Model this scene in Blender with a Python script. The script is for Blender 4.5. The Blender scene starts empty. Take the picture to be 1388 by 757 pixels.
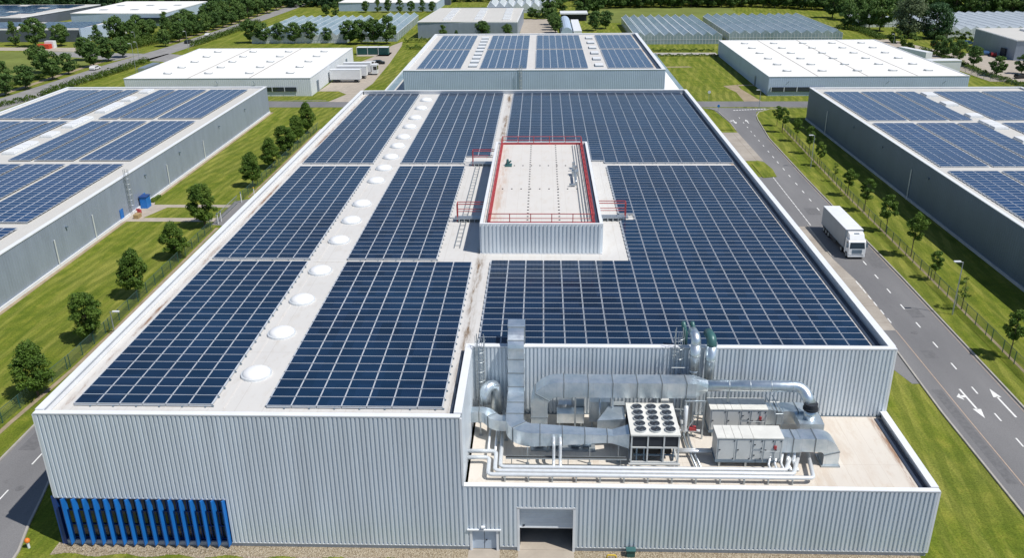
import bpy, math, random
from mathutils import Vector, Matrix
random.seed(7)
S = 1.2            # one layout unit is 1.2 m; applied to every mesh and location at the very end
G = -0.25          # ground level in layout units
CAMH = 40.0
sc = bpy.context.scene
col = sc.collection
R = math.radians
# ---------------------------------------------------------------- camera basis (also used to survey points on the ground)
_p, _y, _r, F = R(22.996), R(2.107), R(-.601), 1170.4
cf = Vector((-math.sin(_y)*math.cos(_p), math.cos(_y)*math.cos(_p), -math.sin(_p)))
cr = Vector((math.cos(_y), math.sin(_y), 0)); cu = cr.cross(cf)
cr, cu = cr*math.cos(_r)+cu*math.sin(_r), -cr*math.sin(_r)+cu*math.cos(_r)
def at(x, y, z=G):
    d = cf + cr*((x-694)/F) - cu*((y-378.5)/F)
    t = (z-CAMH)/d.z
    return (t*d.x, t*d.y)
def g(x, y): return (x*1.00625, y*1.00625)
ORD = ['first','second','third','fourth','fifth','sixth','seventh','eighth','ninth','tenth','eleventh','twelfth','thirteenth','fourteenth','fifteenth','sixteenth','seventeenth','eighteenth','nineteenth','twentieth','twenty-first','twenty-second','twenty-third','twenty-fourth','twenty-fifth','twenty-sixth','twenty-seventh','twenty-eighth','twenty-ninth','thirtieth','thirty-first','thirty-second','thirty-third','thirty-fourth','thirty-fifth','thirty-sixth','thirty-seventh','thirty-eighth','thirty-ninth','fortieth','forty-first','forty-second','forty-third','forty-fourth','forty-fifth','forty-sixth','forty-seventh','forty-eighth','forty-ninth','fiftieth']
# ---------------------------------------------------------------- materials
def nmat(name):
    m = bpy.data.materials.new(name); m.use_nodes = True
    nt = m.node_tree; b = nt.nodes['Principled BSDF']
    return m, nt, b
def N(nt, t, **k):
    n = nt.nodes.new(t)
    for a, v in k.items():
        if a == 'ins':
            for q, w in v.items(): n.inputs[q].default_value = w
        else: setattr(n, a, v)
    return n
def c4(c): return (c[0], c[1], c[2], 1)
def pos(nt, scale=(1,1,1), rot=0):
    ge = N(nt, 'ShaderNodeNewGeometry'); mp = N(nt, 'ShaderNodeMapping')
    mp.inputs['Scale'].default_value = scale; mp.inputs['Rotation'].default_value = (0,0,rot)
    nt.links.new(ge.outputs['Position'], mp.inputs['Vector']); return mp.outputs[0]
def noise(nt, scale, detail=4, rough=.6, vec=None):
    n = N(nt, 'ShaderNodeTexNoise'); n.inputs['Scale'].default_value = scale; n.inputs['Detail'].default_value = detail; n.inputs['Roughness'].default_value = rough
    nt.links.new(vec if vec else pos(nt), n.inputs['Vector']); return n.outputs['Fac']
def ramp(nt, fac, stops):
    r = N(nt, 'ShaderNodeValToRGB'); e = r.color_ramp.elements
    while len(e) < len(stops): e.new(.5)
    for i, (p, c) in enumerate(stops):
        e[i].position = p; e[i].color = c4(c) if not isinstance(c, (int, float)) else (c, c, c, 1)
    nt.links.new(fac, r.inputs[0]); return r.outputs[0]
def mix(nt, fac, a, b, mode='MIX'):
    m = N(nt, 'ShaderNodeMixRGB', blend_type=mode)
    for s, v in ((0, fac), (1, a), (2, b)):
        if isinstance(v, (int, float)): m.inputs[s].default_value = v
        elif isinstance(v, tuple): m.inputs[s].default_value = c4(v)
        else: nt.links.new(v, m.inputs[s])
    return m.outputs[0]
def math_(nt, op, a, b=None, c=None):
    m = N(nt, 'ShaderNodeMath', operation=op)
    for s, v in ((0, a), (1, b), (2, c)):
        if v is None: continue
        if isinstance(v, (int, float)): m.inputs[s].default_value = v
        else: nt.links.new(v, m.inputs[s])
    return m.outputs[0]
def sep(nt, vec=None):
    s = N(nt, 'ShaderNodeSeparateXYZ'); nt.links.new(vec if vec else pos(nt), s.inputs[0]); return s.outputs
def bump(nt, b, h, dist, strength=1):
    n = N(nt, 'ShaderNodeBump'); n.inputs['Distance'].default_value = dist; n.inputs['Strength'].default_value = strength
    nt.links.new(h, n.inputs['Height']); nt.links.new(n.outputs[0], b.inputs['Normal'])
def MAT(name, c, rough=.6, metal=0, var=.12, vs=.6, spec=.5, stretch=(1,1,1)):
    m, nt, b = nmat(name)
    f = noise(nt, vs, 5, .65, pos(nt, stretch))
    lo = tuple(x*(1-var) for x in c); hi = tuple(min(1, x*(1+var)) for x in c)
    nt.links.new(ramp(nt, f, [(.3, lo), (.7, hi)]), b.inputs['Base Color'])
    b.inputs['Roughness'].default_value = rough; b.inputs['Metallic'].default_value = metal
    b.inputs['Specular IOR Level'].default_value = spec
    return m
m_white = MAT('white_coated_metal', (.72,.74,.76), .45, 0, .06)
m_clad = MAT('pale_blue_grey_cladding', (.65,.71,.76), .38, .1, .10, .8, stretch=(1,1,.08))
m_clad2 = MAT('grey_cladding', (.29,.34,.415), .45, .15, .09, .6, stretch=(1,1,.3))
m_clad3 = MAT('pale_cladding', (.44,.54,.68), .5, .1, .06, .2)
m_clad_shaded = MAT('shaded_grey_cladding', (.12,.165,.22), .5, .1, .08, .2, stretch=(1,1,.3))  # grey cladding darkened, shade of the sunless wall put into its colour
m_clad_w = MAT('white_cladding', (.64,.685,.72), .5, 0, .05, .2)
m_clad_d = MAT('dark_cladding', (.10,.12,.15), .5, .1, .1, .2)
m_trim = MAT('slate_trim', (.16,.22,.28), .45, .3)
m_plinth = MAT('plinth_concrete', (.42,.45,.48), .8)
m_galv = MAT('galvanised_steel', (.50,.55,.58), .4, .8, .15, 2)
m_flange = MAT('duct_flange', (.22,.25,.27), .5, .5)
m_steel = MAT('steel_tube', (.42,.46,.48), .45, .6)
m_red = MAT('red_paint', (.36,.045,.05), .5, 0, .25, 1.5)
m_blue = MAT('blue_paint', (.012,.155,.50), .45, 0, .18, 1.2, stretch=(1,1,.2))
m_bluedk = MAT('dark_blue_paint', (.01,.05,.2), .4)
m_black = MAT('black_rubber', (.015,.016,.018), .6)
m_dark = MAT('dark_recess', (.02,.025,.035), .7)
m_parapet_shade = MAT('parapet_shade_strip', (.03,.045,.075), .5)  # dark colour standing in for shade inside the right-hand parapets
m_pipe = MAT('pipe_cladding', (.72,.75,.77), .35, .3, .08, 2)
m_unit = MAT('unit_panel', (.55,.57,.57), .5, .1, .05, 1)
m_unittop = MAT('unit_top', (.66,.66,.62), .55, 0, .08, 1)
m_teal = MAT('teal_paint', (.045,.13,.13), .4, .1)
m_yellow = MAT('yellow_paint', (.65,.45,.03), .5)
m_orange = MAT('orange_paint', (.7,.18,.02), .5)
m_green = MAT('green_paint', (.018,.085,.08), .5)
m_bark = MAT('bark', (.11,.085,.06), .9, 0, .3, 6)
m_kerb = MAT('kerb_concrete', (.36,.34,.31), .85, 0, .15, 1)
m_paint = MAT('road_paint', (.72,.72,.70), .7, 0, .12, 3)
m_paint_y = MAT('worn_edge_paint', (.42,.32,.25), .8, 0, .2, 2)
m_path = MAT('path_concrete', (.38,.335,.28), .85, 0, .14, .5)
m_dirt = MAT('bare_dirt', (.30,.24,.16), .95, 0, .25, .5)
m_dome = MAT('dome_acrylic', (.80,.80,.80), .25, 0, .04)
m_tanbox = MAT('tan_wood', (.35,.25,.12), .8)
def glassy(name, c, rough=.08, metal=.0):
    m, nt, b = nmat(name); b.inputs['Base Color'].default_value = c4(c); b.inputs['Roughness'].default_value = rough
    b.inputs['Metallic'].default_value = metal; b.inputs['Specular IOR Level'].default_value = .8
    return m
m_glass = glassy('dark_window_glass', (.015,.03,.035))
m_windscreen = glassy('windscreen_glass', (.01,.015,.02), .05)
def m_duct_():
    m, nt, b = nmat('galvanised_duct')
    f = noise(nt, .9, 4, .6); f2 = noise(nt, 14, 2, .5)
    c = ramp(nt, f, [(.3, (.52,.62,.69)), (.55, (.70,.77,.82)), (.75, (.82,.86,.88))])
    X = sep(nt); s3 = math_(nt, 'FRACT', math_(nt, 'DIVIDE', math_(nt, 'ADD', X[0], X[1]), 1.05)); c = mix(nt, ramp(nt, s3, [(0, .35), (.03, 0.0)]), c, (.25,.28,.3))
    nt.links.new(c, b.inputs['Base Color'])
    b.inputs['Metallic'].default_value = .85
    nt.links.new(ramp(nt, noise(nt, 1.7, 3), [(.3, .30), (.7, .42)]), b.inputs['Roughness'])
    bump(nt, b, noise(nt, .7, 1), .03, .5); return m
m_duct = m_duct_()
def m_grass_():
    m, nt, b = nmat('mown_grass')
    big = noise(nt, .035, 4, .6); mid = noise(nt, .35, 6, .7); fine = noise(nt, 5, 4, .75)
    st = noise(nt, .55, 3, .6, pos(nt, (1, .10, 1), R(-24)))
    st2 = noise(nt, 1.6, 3, .6, pos(nt, (1, .07, 1), R(22)))
    c = ramp(nt, mid, [(.28, (.085,.125,.015)), (.5, (.150,.190,.022)), (.72, (.27,.27,.045))])
    c = mix(nt, ramp(nt, st, [(.45, 0.0), (.62, .7)]), c, (.30,.30,.065))
    c = mix(nt, ramp(nt, st2, [(.45, 0.0), (.7, .55)]), c, (.065,.115,.012))
    c = mix(nt, ramp(nt, big, [(.5, 0.0), (.72, .5)]), c, (.26,.25,.07))
    wv = N(nt, 'ShaderNodeTexWave'); wv.inputs['Scale'].default_value = .16; wv.inputs['Distortion'].default_value = 3.5; wv.inputs['Detail'].default_value = 3; wv.inputs['Detail Scale'].default_value = .6; nt.links.new(pos(nt, (1,1,1), R(12)), wv.inputs['Vector'])
    c = mix(nt, math_(nt, 'MULTIPLY', ramp(nt, wv.outputs['Fac'], [(.45, 0.0), (.62, .5)]), ramp(nt, big, [(.35, .3), (.6, 1.0)])), c, (.09,.125,.016))
    c = mix(nt, .75, c, ramp(nt, fine, [(.3, .45), (.7, 1.35)]), 'MULTIPLY')
    nt.links.new(c, b.inputs['Base Color']); b.inputs['Roughness'].default_value = .95; b.inputs['Specular IOR Level'].default_value = .1
    bump(nt, b, fine, .12, .8); return m
m_grass = m_grass_()
def m_asph_():
    m, nt, b = nmat('worn_asphalt')
    big = noise(nt, .12, 5, .6, pos(nt, (1, .25, 1))); fine = noise(nt, 9, 3, .7); mid = noise(nt, .9, 5, .7)
    c = ramp(nt, big, [(.3, (.14,.14,.146)), (.7, (.205,.203,.206))])
    c = mix(nt, .6, c, ramp(nt, fine, [(.3, .7), (.7, 1.2)]), 'MULTIPLY')
    c = mix(nt, ramp(nt, mid, [(.6, 0.0), (.75, .35)]), c, (.085,.082,.085))
    c = mix(nt, ramp(nt, noise(nt, .5, 6, .8, pos(nt, (1,.05,1))), [(.6, 0.0), (.7, .3)]), c, (.09,.09,.09))
    nt.links.new(c, b.inputs['Base Color']); b.inputs['Roughness'].default_value = .85; bump(nt, b, fine, .02, .5); return m
m_asph = m_asph_()
m_patch = MAT('asphalt_repair', (.135,.135,.14), .9, 0, .2, 2)
m_asph2 = MAT('pale_worn_asphalt', (.25,.245,.24), .85, 0, .18, .3)
def m_apron_():
    m, nt, b = nmat('apron_paving')
    c = ramp(nt, noise(nt, .25, 6, .7), [(.3, (.30,.265,.225)), (.7, (.42,.38,.33))])
    br = N(nt, 'ShaderNodeTexBrick'); br.inputs['Scale'].default_value = 1; br.inputs['Brick Width'].default_value = 5; br.inputs['Row Height'].default_value = 5; br.inputs['Mortar Size'].default_value = .05; br.offset = 0
    br.inputs['Color1'].default_value = (1,1,1,1); br.inputs['Color2'].default_value = (.93,.93,.93,1); br.inputs['Mortar'].default_value = (.65,.62,.6,1)
    nt.links.new(pos(nt), br.inputs['Vector'])
    c = mix(nt, 1, c, br.outputs['Color'], 'MULTIPLY')
    c = mix(nt, .5, c, ramp(nt, noise(nt, 6, 3, .7), [(.3, .75), (.7, 1.15)]), 'MULTIPLY')
    nt.links.new(c, b.inputs['Base Color']); b.inputs['Roughness'].default_value = .85; return m
m_apron = m_apron_()
def m_gravel_():
    m, nt, b = nmat('beige_gravel')
    vo = N(nt, 'ShaderNodeTexVoronoi'); vo.inputs['Scale'].default_value = 13; nt.links.new(pos(nt), vo.inputs['Vector'])
    s = N(nt, 'ShaderNodeSeparateColor'); nt.links.new(vo.outputs['Color'], s.inputs[0])
    c = ramp(nt, s.outputs[0], [(0, (.20,.155,.10)), (.5, (.36,.295,.20)), (1, (.50,.44,.34))])
    nt.links.new(c, b.inputs['Base Color']); b.inputs['Roughness'].default_value = .95; bump(nt, b, vo.outputs['Distance'], .08, 1); return m
m_gravel = m_gravel_()
def roofmat(name, base, tint, stain=.5, sx=(), sheet=6.0, low=False):
    m, nt, b = nmat(name)
    f = noise(nt, .09, 6, .7); f2 = noise(nt, 1.1, 6, .75, pos(nt, (1, .35, 1)))
    c = ramp(nt, f, [(.3, tuple(x*.92 for x in base)), (.7, base)])
    c = mix(nt, ramp(nt, f2, [(.52, 0.0), (.8, stain)]), c, tint)
    X = sep(nt)
    s = math_(nt, 'FRACT', math_(nt, 'DIVIDE', X[0], sheet*.37))
    c = mix(nt, ramp(nt, s, [(0, .35), (.035, 0.0)]), c, tuple(x*.7 for x in tint))
    s2 = math_(nt, 'FRACT', math_(nt, 'DIVIDE', X[1], sheet*1.9))
    c = mix(nt, ramp(nt, s2, [(0, .3), (.012, 0.0)]), c, tuple(x*.7 for x in tint))
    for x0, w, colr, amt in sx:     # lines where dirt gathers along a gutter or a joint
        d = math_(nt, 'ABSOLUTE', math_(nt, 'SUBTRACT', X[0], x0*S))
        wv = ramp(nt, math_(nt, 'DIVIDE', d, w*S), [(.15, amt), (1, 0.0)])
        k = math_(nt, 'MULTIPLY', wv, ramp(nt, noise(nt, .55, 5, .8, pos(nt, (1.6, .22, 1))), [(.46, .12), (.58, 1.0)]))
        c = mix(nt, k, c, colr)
    nt.links.new(c, b.inputs['Base Color']); b.inputs['Roughness'].default_value = .8
    bump(nt, b, f2, .02, .4); return m
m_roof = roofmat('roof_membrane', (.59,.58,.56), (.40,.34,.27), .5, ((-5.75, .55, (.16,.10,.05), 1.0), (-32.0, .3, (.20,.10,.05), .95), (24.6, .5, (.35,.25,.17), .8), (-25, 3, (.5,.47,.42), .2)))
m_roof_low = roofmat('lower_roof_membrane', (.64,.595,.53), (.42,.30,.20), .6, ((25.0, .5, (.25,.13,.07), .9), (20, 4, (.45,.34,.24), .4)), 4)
m_roof_side = roofmat('side_roof_membrane', (.55,.54,.51), (.45,.41,.35), .25)
m_roof_white = roofmat('white_roof_membrane', (.80,.79,.76), (.62,.60,.54), .2, (), 9)
m_roof_pent = roofmat('raised_roof_membrane', (.62,.60,.57), (.46,.38,.29), .45, ((-4.4, .8, (.45,.30,.2), .6),), 4)
def m_cell_(name='solar_cells', k=None):
    m, nt, b = nmat(name)
    uv = N(nt, 'ShaderNodeUVMap'); s = N(nt, 'ShaderNodeSeparateXYZ'); nt.links.new(uv.outputs[0], s.inputs[0])
    u = math_(nt, 'PINGPONG', math_(nt, 'MULTIPLY', s.outputs[0], 12), .5)
    v = math_(nt, 'PINGPONG', math_(nt, 'MULTIPLY', s.outputs[1], 4), .5)
    wn = N(nt, 'ShaderNodeTexWhiteNoise', noise_dimensions='3D')
    mp = N(nt, 'ShaderNodeVectorMath', operation='SNAP'); mp.inputs[1].default_value = (1.9, 1.3, 50)
    nt.links.new(pos(nt), mp.inputs[0]); nt.links.new(mp.outputs[0], wn.inputs['Vector'])
    base = mix(nt, wn.outputs['Value'], (.0028,.0095,.026), (.0078,.0215,.056))
    if k: base = mix(nt, wn.outputs['Value'], k[0], k[1])
    line = math_(nt, 'MAXIMUM', ramp(nt, u, [(0, 1.0), (.10, 0.0)]), ramp(nt, v, [(0, .5), (.05, 0.0)]))
    c = mix(nt, math_(nt, 'MULTIPLY', line, .38), base, (.055,.085,.14))
    c = mix(nt, ramp(nt, noise(nt, .05, 4), [(.35, 0.0), (.65, .5)]), c, (.010,.042,.098))
    nt.links.new(c, b.inputs['Base Color'])
    b.inputs['Specular IOR Level'].default_value = .24
    nt.links.new(ramp(nt, wn.outputs['Value'], [(0, .10), (1, .20)]), b.inputs['Roughness'])
    return m
m_cell = m_cell_(); m_cell_b = m_cell_('blue_solar_cells', ((.008,.034,.108), (.011,.046,.14)))
m_frame = MAT('anodised_frame', (.66,.70,.75), .5, .2, .04)
m_rail = MAT('mounting_rail', (.46,.50,.55), .5, .1, .05)
def leafmat(name, a, b_, c_, ns=.35):
    m, nt, b = nmat(name)
    f = noise(nt, ns, 3, .6); f2 = noise(nt, 3.5, 3, .8)
    c = ramp(nt, f, [(.3, a), (.5, b_), (.72, c_)])
    c = mix(nt, .7, c, ramp(nt, f2, [(.3, .5), (.7, 1.45)]), 'MULTIPLY')
    nt.links.new(c, b.inputs['Base Color']); b.inputs['Roughness'].default_value = .6; b.inputs['Specular IOR Level'].default_value = .25
    tr = N(nt, 'ShaderNodeBsdfTranslucent'); nt.links.new(c, tr.inputs[0])
    ms = N(nt, 'ShaderNodeMixShader'); ms.inputs[0].default_value = .32
    nt.links.new(b.outputs[0], ms.inputs[1]); nt.links.new(tr.outputs[0], ms.inputs[2])
    nt.links.new(ms.outputs[0], nt.nodes['Material Output'].inputs[0]); return m
m_leaf = leafmat('deep_green_leaves', (.062,.125,.02), (.105,.185,.028), (.17,.255,.042))
m_leaf2 = leafmat('far_green_leaves', (.065,.13,.034), (.10,.18,.044), (.155,.24,.058), .12)
m_leaf3 = leafmat('dark_wood_leaves', (.042,.10,.048), (.075,.15,.06), (.13,.21,.075), .05)
m_leaf4 = leafmat('silvery_leaves', (.12,.17,.08), (.16,.21,.11), (.21,.26,.14), .2)
m_leaf5 = leafmat('hedge_leaves', (.07,.125,.02), (.10,.165,.028), (.15,.21,.04), .3)
def m_mesh_():
    m, nt, b = nmat('green_fence_wire'); b.inputs['Base Color'].default_value = (.06,.11,.09,1); b.inputs['Roughness'].default_value = .5; return m
m_wire = m_mesh_()
def m_gh_():
    m, nt, b = nmat('greenhouse_glass')
    X = sep(nt); w = math_(nt, 'PINGPONG', math_(nt, 'DIVIDE', X[1], 2.4), .5)
    c = ramp(nt, noise(nt, .12, 4, .7), [(.3, (.20,.30,.35)), (.7, (.38,.47,.51))])
    c = mix(nt, ramp(nt, w, [(0, .8), (.06, 0.0)]), c, (.66,.70,.72))
    nt.links.new(c, b.inputs['Base Color']); b.inputs['Roughness'].default_value = .22; b.inputs['Specular IOR Level'].default_value = .7
    t = N(nt, 'ShaderNodeBsdfTransparent'); ms = N(nt, 'ShaderNodeMixShader'); ms.inputs[0].default_value = .25
    nt.links.new(b.outputs[0], ms.inputs[1]); nt.links.new(t.outputs[0], ms.inputs[2]); nt.links.new(ms.outputs[0], nt.nodes['Material Output'].inputs[0])
    return m
m_gh = m_gh_()
m_ghw = MAT('whitewashed_greenhouse_glass', (.58,.63,.66), .3, 0, .1, .2)
m_field = MAT('field_grass', (.155,.185,.05), .95, 0, .25, .05, .1)
# ---------------------------------------------------------------- mesh helpers
OFF = {}
def offs(o):
    while o is not None:
        if o in OFF: return OFF[o]
        o = o.parent
    return Vector((0,0,0))
class MB:
    def __init__(s): s.v = []; s.f = []; s.m = []; s.uv = {}
    def face(s, pts, m=0, uv=None):
        i = len(s.v); s.v += [tuple(p) for p in pts]; s.f.append(tuple(range(i, i+len(pts)))); s.m.append(m)
        if uv: s.uv[len(s.f)-1] = uv
        return s
    def box(s, x0, y0, z0, x1, y1, z1, m=0, skip=''):
        if x0 > x1: x0, x1 = x1, x0
        if y0 > y1: y0, y1 = y1, y0
        if z0 > z1: z0, z1 = z1, z0
        i = len(s.v)
        s.v += [(x0,y0,z0),(x1,y0,z0),(x1,y1,z0),(x0,y1,z0),(x0,y0,z1),(x1,y0,z1),(x1,y1,z1),(x0,y1,z1)]
        for k, q in dict(b=(3,2,1,0), t=(4,5,6,7), f=(0,1,5,4), r=(1,2,6,5), k=(2,3,7,6), l=(3,0,4,7)).items():
            if k in skip: continue
            s.f.append(tuple(i+a for a in q)); s.m.append(m)
        return s
    def rbox(s, cx, cy, z0, z1, w, d, ang, m=0):
        c, n = math.cos(ang), math.sin(ang); P = []
        for a, b in ((-1,-1),(1,-1),(1,1),(-1,1)):
            x, y = a*w/2, b*d/2; P.append((cx+x*c-y*n, cy+x*n+y*c))
        return s.prism(P, z0, z1, m)
    def prism(s, P, z0, z1, m=0, mt=None):
        n = len(P); i = len(s.v)
        s.v += [(x,y,z0) for x, y in P] + [(x,y,z1) for x, y in P]
        s.f.append(tuple(i+k for k in range(n-1, -1, -1))); s.m.append(m)
        s.f.append(tuple(i+n+k for k in range(n))); s.m.append(m if mt is None else mt)
        for k in range(n):
            q = (k+1) % n; s.f.append((i+k, i+q, i+n+q, i+n+k)); s.m.append(m)
        return s
    def tube(s, pts, r, n=8, m=0, caps=True, r1=None):
        pts = [Vector(p) for p in pts]; k = len(pts); base = len(s.v)
        prev = None
        for j, p in enumerate(pts):
            t = (pts[min(j+1, k-1)]-pts[max(j-1, 0)]).normalized()
            if prev is None:
                a = Vector((0,0,1)) if abs(t.z) < .9 else Vector((1,0,0)); a = (a-t*a.dot(t)).normalized()
            else: a = (prev-t*prev.dot(t)).normalized()
            prev = a; b = t.cross(a); rr = r if r1 is None else r+(r1-r)*j/(k-1)
            for q in range(n):
                h = 2*math.pi*q/n; s.v.append(tuple(p+a*(rr*math.cos(h))+b*(rr*math.sin(h))))
        for j in range(k-1):
            for q in range(n):
                w = (q+1) % n; s.f.append((base+j*n+q, base+j*n+w, base+(j+1)*n+w, base+(j+1)*n+q)); s.m.append(m)
        if caps:
            s.f.append(tuple(base+q for q in range(n-1, -1, -1))); s.m.append(m)
            s.f.append(tuple(base+(k-1)*n+q for q in range(n))); s.m.append(m)
        return s
    def cyl(s, x, y, z0, z1, r, n=16, m=0, r1=None): return s.tube([(x,y,z0),(x,y,z1)], r, n, m, True, r1)
    def bar(s, a, b, w=.05, m=0): return s.tube([a, b], w*.7, 4, m)
    def sweep(s, pts, b, w, h, m=0, caps=True):      # rectangular section: w along the fixed axis b, h across it
        pts = [Vector(p) for p in pts]; b = Vector(b).normalized(); k = len(pts); base = len(s.v)
        ws = w if isinstance(w, (list, tuple)) else [w]*k; hs = h if isinstance(h, (list, tuple)) else [h]*k
        for j, p in enumerate(pts):
            t = (pts[min(j+1, k-1)]-pts[max(j-1, 0)]).normalized(); nn = t.cross(b).normalized()
            for u, v in ((-1,-1),(1,-1),(1,1),(-1,1)): s.v.append(tuple(p+b*(u*ws[j]/2)+nn*(v*hs[j]/2)))
        for j in range(k-1):
            for q in range(4):
                w_ = (q+1) % 4; s.f.append((base+j*4+q, base+j*4+w_, base+(j+1)*4+w_, base+(j+1)*4+q)); s.m.append(m)
        if caps: s.f.append((base+3, base+2, base+1, base)); s.m.append(m); s.f.append(tuple(base+(k-1)*4+q for q in range(4))); s.m.append(m)
        return s
    def lathe(s, prof, x, y, z, n=20, m=0, sx=1, sy=1):
        base = len(s.v); k = len(prof)
        for r, h in prof:
            for q in range(n):
                a = 2*math.pi*q/n; s.v.append((x+r*sx*math.cos(a), y+r*sy*math.sin(a), z+h))
        for j in range(k-1):
            for q in range(n):
                w = (q+1) % n; s.f.append((base+j*n+q, base+j*n+w, base+(j+1)*n+w, base+(j+1)*n+q)); s.m.append(m)
        s.f.append(tuple(base+(k-1)*n+q for q in range(n))); s.m.append(m)
        return s
    def rib(s, a, b, z0, z1, pitch=.29, depth=.115, m=0, close=True, n=None):
        # corrugated sheet from a to b (2-D); the outside is on the right-hand side of a->b
        a = Vector((a[0], a[1])); b = Vector((b[0], b[1])); L = (b-a).length; d = (b-a)/L; o = Vector((d.y, -d.x))
        n = n or max(1, round(L/pitch)); p = L/n; pr = []
        for i in range(n):
            t = i*p
            pr += [(t+p*.12, 0), (t+p*.20, 1), (t+p*.74, 1), (t+p*.82, 0)]
        pr = [(0,0)]+pr+[(L,0)]; i0 = len(s.v)
        for t, q in pr:
            x, y = a+d*t+o*(q*depth)
            s.v += [(x,y,z0),(x,y,z1)]
        for k in range(len(pr)-1):
            i = i0+2*k; s.f.append((i, i+2, i+3, i+1)); s.m.append(m)
        return s
    def build(s, name, mats, parent=None, smooth=False, loc=None):
        if not isinstance(mats, (list, tuple)): mats = [mats]
        o0 = offs(parent) if parent is not None else None
        if parent is None:
            if loc is None:
                xs = [v[0] for v in s.v]; ys = [v[1] for v in s.v]; zs = [v[2] for v in s.v]
                o0 = Vector(((min(xs)+max(xs))/2, (min(ys)+max(ys))/2, min(zs)))
            else: o0 = Vector(loc)
        me = bpy.data.meshes.new(name)
        me.from_pydata([(v[0]-o0.x, v[1]-o0.y, v[2]-o0.z) for v in s.v], [], s.f)
        for m in mats: me.materials.append(m)
        if len(mats) > 1: me.polygons.foreach_set('material_index', s.m)
        if s.uv:
            ul = me.uv_layers.new(name='UVMap')
            for fi, uv in s.uv.items():
                for li, c in zip(me.polygons[fi].loop_indices, uv): ul.data[li].uv = c
        if smooth: me.polygons.foreach_set('use_smooth', [True]*len(me.polygons))
        me.update()
        o = bpy.data.objects.new(name, me); col.objects.link(o)
        if parent is not None: o.parent = parent
        else: o.location = o0; OFF[o] = o0
        return o
def tag(o, label=None, cat=None, group=None, kind=None):
    if label: o['label'] = label
    if cat: o['category'] = cat
    if group: o['group'] = group
    if kind: o['kind'] = kind
    return o
def thing(name, label, cat, loc=(0,0,0), rz=0, group=None, world=True):
    o = bpy.data.objects.new(name, None); col.objects.link(o); o.empty_display_size = .2
    o.location = loc; o.rotation_euler = (0,0,rz); OFF[o] = Vector(loc) if world else Vector((0,0,0))
    return tag(o, label, cat, group)
KIDS = {}
def copy_thing(root, loc, rz=0, label=None, scale=None):
    if root not in KIDS: KIDS[root] = [(c, list(c.children)) for c in root.children]
    r = root.copy(); col.objects.link(r); r.location = loc; r.rotation_euler = (0,0,rz)
    if label: r['label'] = label
    if scale: r.scale = scale
    for ch, subs in KIDS[root]:
        c = ch.copy(); col.objects.link(c); c.parent = r
        for q in subs:
            d = q.copy(); col.objects.link(d); d.parent = c
    return r
def struct(o): return tag(o, kind='structure')
def fillet(P, r, n=6):
    P = [Vector(p) for p in P]; out = [P[0]]
    for i in range(1, len(P)-1):
        a, p, b = P[i-1], P[i], P[i+1]; d1 = (p-a).normalized(); d2 = (b-p).normalized()
        ang = d1.angle(d2)
        if ang < .01: out.append(p); continue
        rr = r[i-1] if isinstance(r, (list, tuple)) else r
        t = rr*math.tan(ang/2); s0 = p-d1*t; nrm = (d2-d1*d2.dot(d1)).normalized(); c = s0+nrm*rr
        for k in range(n+1):
            h = ang*k/n; out.append(c-nrm*(rr*math.cos(h))+d1*(rr*math.sin(h)))
    out.append(P[-1]); return out
# ================================================================ GROUND, ROADS
def sheet(name, polys, z, m, smooth=False):
    b = MB()
    for P in polys: b.face([(x, y, z) for x, y in P])
    return struct(b.build(name, m))
def gp(*pts): return [g(*p) for p in pts]
b = MB(); b.face([(-1500,-300,G),(1500,-300,G),(1500,2600,G),(-1500,2600,G)]); struct(b.build('ground', m_grass))
def strip(P, w):   # quads along a polyline, constant width
    out = []; P = [Vector(p) for p in P]; L = []
    for i, p in enumerate(P):
        t = (P[min(i+1, len(P)-1)]-P[max(i-1, 0)]).normalized(); n = Vector((-t.y, t.x)); L.append((p+n*w/2, p-n*w/2))
    return [[tuple(L[i][1]), tuple(L[i+1][1]), tuple(L[i+1][0]), tuple(L[i][0])] for i in range(len(L)-1)]
Z1, Z2, Z3 = G+.012, G+.018, G+.024
# right-hand road
rk = lambda y: 41.75+(y-65)*.0145 if y > 0 else 41
rl = lambda y: 34.5+(y-65)*.006
ys = list(range(20, 200, 10))
sheet('road', [[g(34.7,20), g(41.1,20), g(41.75,65), g(34.55,65)], [g(34.55,65), g(41.75,65), g(42.3,95), g(34.6,95)], [g(34.6,95), g(42.3,95), g(42.6,137), g(36.8,137)],
   [g(36.8,137), g(42.6,137), g(43.1,163), g(38.3,168)], [g(38.3,168), g(43.1,163), g(44.6,180), g(38,182)], [g(38,182), g(44.6,180), g(46.2,187), g(37.4,189)],
   [g(37.4,189), g(46.2,187), g(49.5,190.5), g(35,191.5)]], Z1, m_asph)
sheet('cross_road', [gp((-66,193.2),(110,191.2),(110,197.3),(-66,199.8))], Z1+.004, m_asph)
sheet('loading_apron', [gp((26.2,81),(36.5,81),(36.9,93),(26.2,93)), gp((26.2,93),(36.9,93),(36.2,101),(26.2,101)), gp((26.2,101),(36.2,101),(36.6,113),(26.2,113)), gp((26.2,147),(38.4,147),(38.3,168),(26.2,168))], Z1+.004, m_apron)
sheet('loading_bay_asphalt', [gp((26.2,113),(36.6,113),(37.6,137),(26.2,137)), gp((33.9,70),(34.7,70),(36.0,81),(31,81))], Z1+.002, m_asph)
b = MB()
for x0, y0, x1, y1 in [(35.9,136.5,38.2,147)]:
    P = [(x0,y0),(x1,y0+.6),(x1+.4,y0+5),(x1,y1-1),(x0+1.4,y1),(x0,y1-2)]; b.prism(gp(*P), Z1, Z1+.09)
for P in ([(30,170),(38.2,170),(38.3,176),(37.6,186),(36.2,190),(30,190)],): b.prism(gp(*P), G, Z1+.09)
struct(b.build('grass_island', m_grass))
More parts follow.
